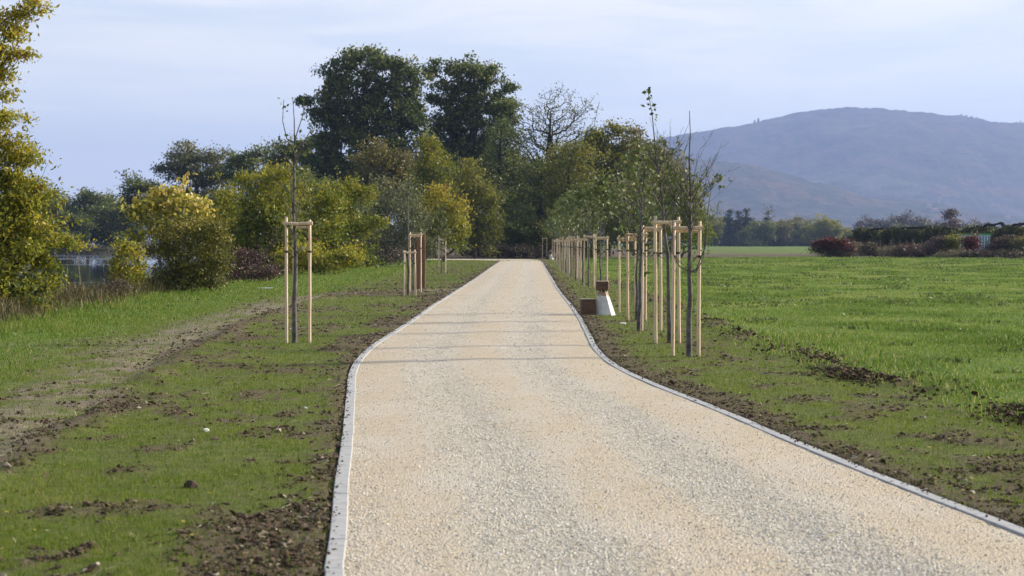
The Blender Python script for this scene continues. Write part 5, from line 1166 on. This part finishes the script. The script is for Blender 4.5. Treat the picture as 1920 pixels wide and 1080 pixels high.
def ridge_trees():
    # dark spruce clump on the far crest and single trees along it
    base = None; q = random.Random(8)
    rows = [('row of dark spruces on the hill crest', [(1795 + i * 3.3, 14 + (i % 3) * 2.5) for i in range(13)]), ('', [(1414, 13), (1421, 14), (1680, 8), (1690, 9), (1725, 13), (1738, 14), (1755, 12), (1877, 10), (1905, 12), (1912, 14), (1919, 11)])]
    k = 0
    for _, lst in rows:
        for px_, h in lst:
            D = 8390; x_ = X_at(px_, D)
            prof_y = np.interp(px_, [1400, 1440, 1500, 1610, 1700, 1750, 1800, 1845, 1920], [239, 222, 212, 207, 217, 222, 226, 235, 236])
            z_ = Z_at(prof_y, D) - 4
            lab = 'tiny dark spruce on the far hill crest, %s from the left' % ordw[k]
            if base is None:
                r = empty('spruce', (x_, D, z_)); mb = MB(); mb.tube([(0, 0, -2), (0, 0, 10)], [.4, .1], 5); mb.build('trunk', BARK_DARK, r)
                P = []; rs = np.random.default_rng(4)
                for j in range(900): f = rs.random() ** .7; a = rs.random() * 6.28; rr = 4.5 * (1 - f) + .3; P.append((math.cos(a) * rr * rs.random() ** .4, math.sin(a) * rr * rs.random() ** .4, 1 + 11 * f))
                V, LF, ti = leaf_cards(np.array(P), 1.6, rs.random(900), 1, .8, rs=rs); mesh_np('crown', V, [LF], LM['conifer'], r, attrs={'tint': ('FACE', 'FLOAT', ti)}); tag(r, lab, 'tree', 'trees on the hill crest'); base = r
                base_label = True
            else: dup(base, (x_, D, z_), k, (1.5, 1.5, h / 12 * 1.6), lab)
            k += 1
ridge_trees()
def houses():
    wall = simple('plaster', (.4, .38, .35), (.5, .48, .45), 1, .8, .02); roofm = simple('tiles', (.25, .1, .06), (.35, .16, .1), 1, .8, .1)
    from mathutils.bvhtree import BVHTree
    bv = [BVHTree.FromPolygons([v.co[:] for v in o.data.vertices], [tuple(p.vertices) for p in o.data.polygons]) for o in COL.objects if o.name in ('far_hills', 'near_hills')]
    for i, (px_, py_, w, h, lab) in enumerate(((1741, 389, 9, 5, 'tiny pale house on the hillside, left of the small white tower'), (1762, 381, 5, 14, 'tiny white tower on the hillside'), (1752, 396, 12, 4, 'tiny long house below the white tower'), (1888, 411, 10, 5, 'tiny white house on the slope near the right border'), (1795, 370, 7, 4, 'tiny white house higher up the slope, right of the tower'))):
        dr = Vector(((px_ - 960) / F, 1, (HZ - py_) / F)); hit = [b.ray_cast(Vector((0, 0, EYE)), dr.normalized()) for b in bv]
        hit = [h_ for h_ in hit if h_[0] is not None]
        if not hit: continue
        x_, D, z0 = min(hit, key=lambda h_: h_[3])[0]
        r = empty('hillside_house', (x_, D, z0)); tag(r, lab, 'house', 'houses on the hillside')
        mb = MB(); r.scale = (1.25, 1.25, 1.25); mb.box((0, 0, h / 2 - 1.5), (w, w * .8, h + 3)); mb.build('wall', wall, r)
        mb = MB(); ov = .4; a = w / 2 + ov; 
        V = [(-a, -w * .4 - ov, h), (a, -w * .4 - ov, h), (a, w * .4 + ov, h), (-a, w * .4 + ov, h), (-a * .9, 0, h + 2.2), (a * .9, 0, h + 2.2)]
        mb.add(V, [(0, 3, 2, 1), (0, 1, 5, 4), (2, 3, 4, 5), (0, 4, 3), (1, 2, 5)]); mb.build('roof', roofm, r)
        for k in (-1, 1):
            mb = MB(); mb.box((k * w * .22, -w * .4 - .03, h * .55), (w * .12, .08, 1.2)); mb.build('window', STEEL, r)
houses()

# ----------------------------------------------------------------------------- haze
def haze(dens):
    m, nt, _, L = mat_new('haze_air')
    pv = nt.nodes.new('ShaderNodeVolumePrincipled'); out = nt.nodes.new('ShaderNodeOutputMaterial')
    pv.inputs['Color'].default_value = (.43, .575, 1.0, 1); pv.inputs['Density'].default_value = dens; pv.inputs['Anisotropy'].default_value = 0.2
    L.new(pv.outputs[0], out.inputs['Volume'])
    V = np.array([(x, y, z) for z in (-4.5, 640) for x, y in ((-12500, -1200), (12500, -1200), (12500, 13500), (-12500, 13500))], float)
    Fq = np.array([(0, 3, 2, 1), (4, 5, 6, 7), (0, 1, 5, 4), (1, 2, 6, 5), (2, 3, 7, 6), (3, 0, 4, 7)])
    o = mesh_np('haze', V, [Fq], m); tag(o, 'pale blue haze lying over the plain and the hills', 'haze', kind='stuff')
haze(1.05e-4)

# ----------------------------------------------------------------------------- light, sky
SUN_AZ, SUN_EL = math.radians(72), math.radians(26)
def world():
    w = bpy.data.worlds.new('World'); SC.world = w; w.use_nodes = True
    nt = w.node_tree; L = nt.links; nt.nodes.clear()
    out = nt.nodes.new('ShaderNodeOutputWorld'); bg = nt.nodes.new('ShaderNodeBackground')
    sky = nt.nodes.new('ShaderNodeTexSky'); sky.sky_type = 'NISHITA'; sky.sun_disc = False
    sky.sun_elevation = SUN_EL; sky.sun_rotation = SUN_AZ; sky.air_density = 1.0; sky.dust_density = 1.0; sky.ozone_density = 1.5
    tc = nt.nodes.new('ShaderNodeTexCoord'); sp = nt.nodes.new('ShaderNodeSeparateXYZ'); L.new(tc.outputs['Generated'], sp.inputs[0])
    # thin high cloud sheets, laid out on a plane overhead
    zc = math_(nt, 'MAXIMUM', sp.outputs[2], 0.0); den = math_(nt, 'ADD', zc, .06)
    cx = math_(nt, 'DIVIDE', sp.outputs[0], den); cy = math_(nt, 'DIVIDE', sp.outputs[1], den)
    cb = nt.nodes.new('ShaderNodeCombineXYZ'); L.new(cx, cb.inputs[0]); L.new(cy, cb.inputs[1])
    n = N(nt, 'ShaderNodeTexNoise', Scale=.8, Detail=9, Roughness=.55, Distortion=.7); L.new(cb.outputs[0], n.inputs['Vector'])
    n2 = N(nt, 'ShaderNodeTexNoise', Scale=.25, Detail=4, Roughness=.5); L.new(cb.outputs[0], n2.inputs['Vector'])
    n3 = N(nt, 'ShaderNodeTexNoise', Scale=1.1, Detail=6, Roughness=.6, Distortion=.8); L.new(cb.outputs[0], n3.inputs['Vector'])
    veil = mixc(nt, .7, sky.outputs[0], (5.1, 5.55, 6.15))
    m = math_(nt, 'ADD', math_(nt, 'MULTIPLY', n.outputs[0], .6), math_(nt, 'MULTIPLY', n2.outputs[0], .4))
    cl = ramp(nt, m, [(.41, 0.0), (.54, 1.0)])
    cl = math_(nt, 'MULTIPLY', cl, ramp(nt, sp.outputs[2], [(.0, .1), (.05, .45), (.13, 1.0)]))
    col = mixc(nt, math_(nt, 'MULTIPLY', cl, .85), veil, (7.3, 7.15, 7.0))
    gr = ramp(nt, n3.outputs[0], [(.5, 0.0), (.62, .55)])
    col = mixc(nt, gr, col, (4.3, 5.0, 6.0))
    low = ramp(nt, sp.outputs[2], [(.0, .75), (.09, .3), (.2, 0.0)])
    col = mixc(nt, low, col, (6.6, 6.9, 7.0))
    over = ramp(nt, sp.outputs[2], [(.2, 0.0), (.5, 1.0)])
    deep = mixc(nt, math_(nt, 'MULTIPLY', cl, .35), sky.outputs[0], (3.4, 3.8, 4.6))
    col = mixc(nt, over, col, deep)
    L.new(col, bg.inputs[0]); bg.inputs[1].default_value = .097
    L.new(bg.outputs[0], out.inputs[0])
world()
sun = bpy.data.lights.new('sun', 'SUN'); sun.energy = 5.0; sun.angle = math.radians(5.0); sun.color = (1.0, .91, .77)
so = bpy.data.objects.new('sun', sun); COL.objects.link(so)
sd = Vector((math.sin(SUN_AZ) * math.cos(SUN_EL), math.cos(SUN_AZ) * math.cos(SUN_EL), math.sin(SUN_EL)))
so.rotation_euler = sd.to_track_quat('Z', 'Y').to_euler(); so.location = sd * 60

cam = bpy.data.cameras.new('camera'); co = bpy.data.objects.new('camera', cam); COL.objects.link(co); SC.camera = co
co.location = (0, 0, EYE); cam.sensor_width = 36; cam.lens = F / 1920 * 36; cam.clip_start = .1; cam.clip_end = 20000
co.rotation_euler = (math.radians(90) - math.atan((540 - HZ) / F), 0, 0)
cam.dof.use_dof = True; cam.dof.focus_distance = 34; cam.dof.aperture_fstop = 5.0

SC.render.engine = 'CYCLES'
cy = SC.cycles
cy.use_denoising = True
try: cy.denoiser = 'OPENIMAGEDENOISE'
except Exception: pass
cy.max_bounces = 5; cy.diffuse_bounces = 2; cy.glossy_bounces = 2; cy.transmission_bounces = 3; cy.volume_bounces = 0; cy.transparent_max_bounces = 6
cy.use_adaptive_sampling = True; cy.adaptive_threshold = .02; cy.caustics_reflective = False; cy.caustics_refractive = False
SC.view_settings.view_transform = 'Standard'; SC.view_settings.look = 'None'; SC.view_settings.exposure = 0.78; SC.view_settings.gamma = 1
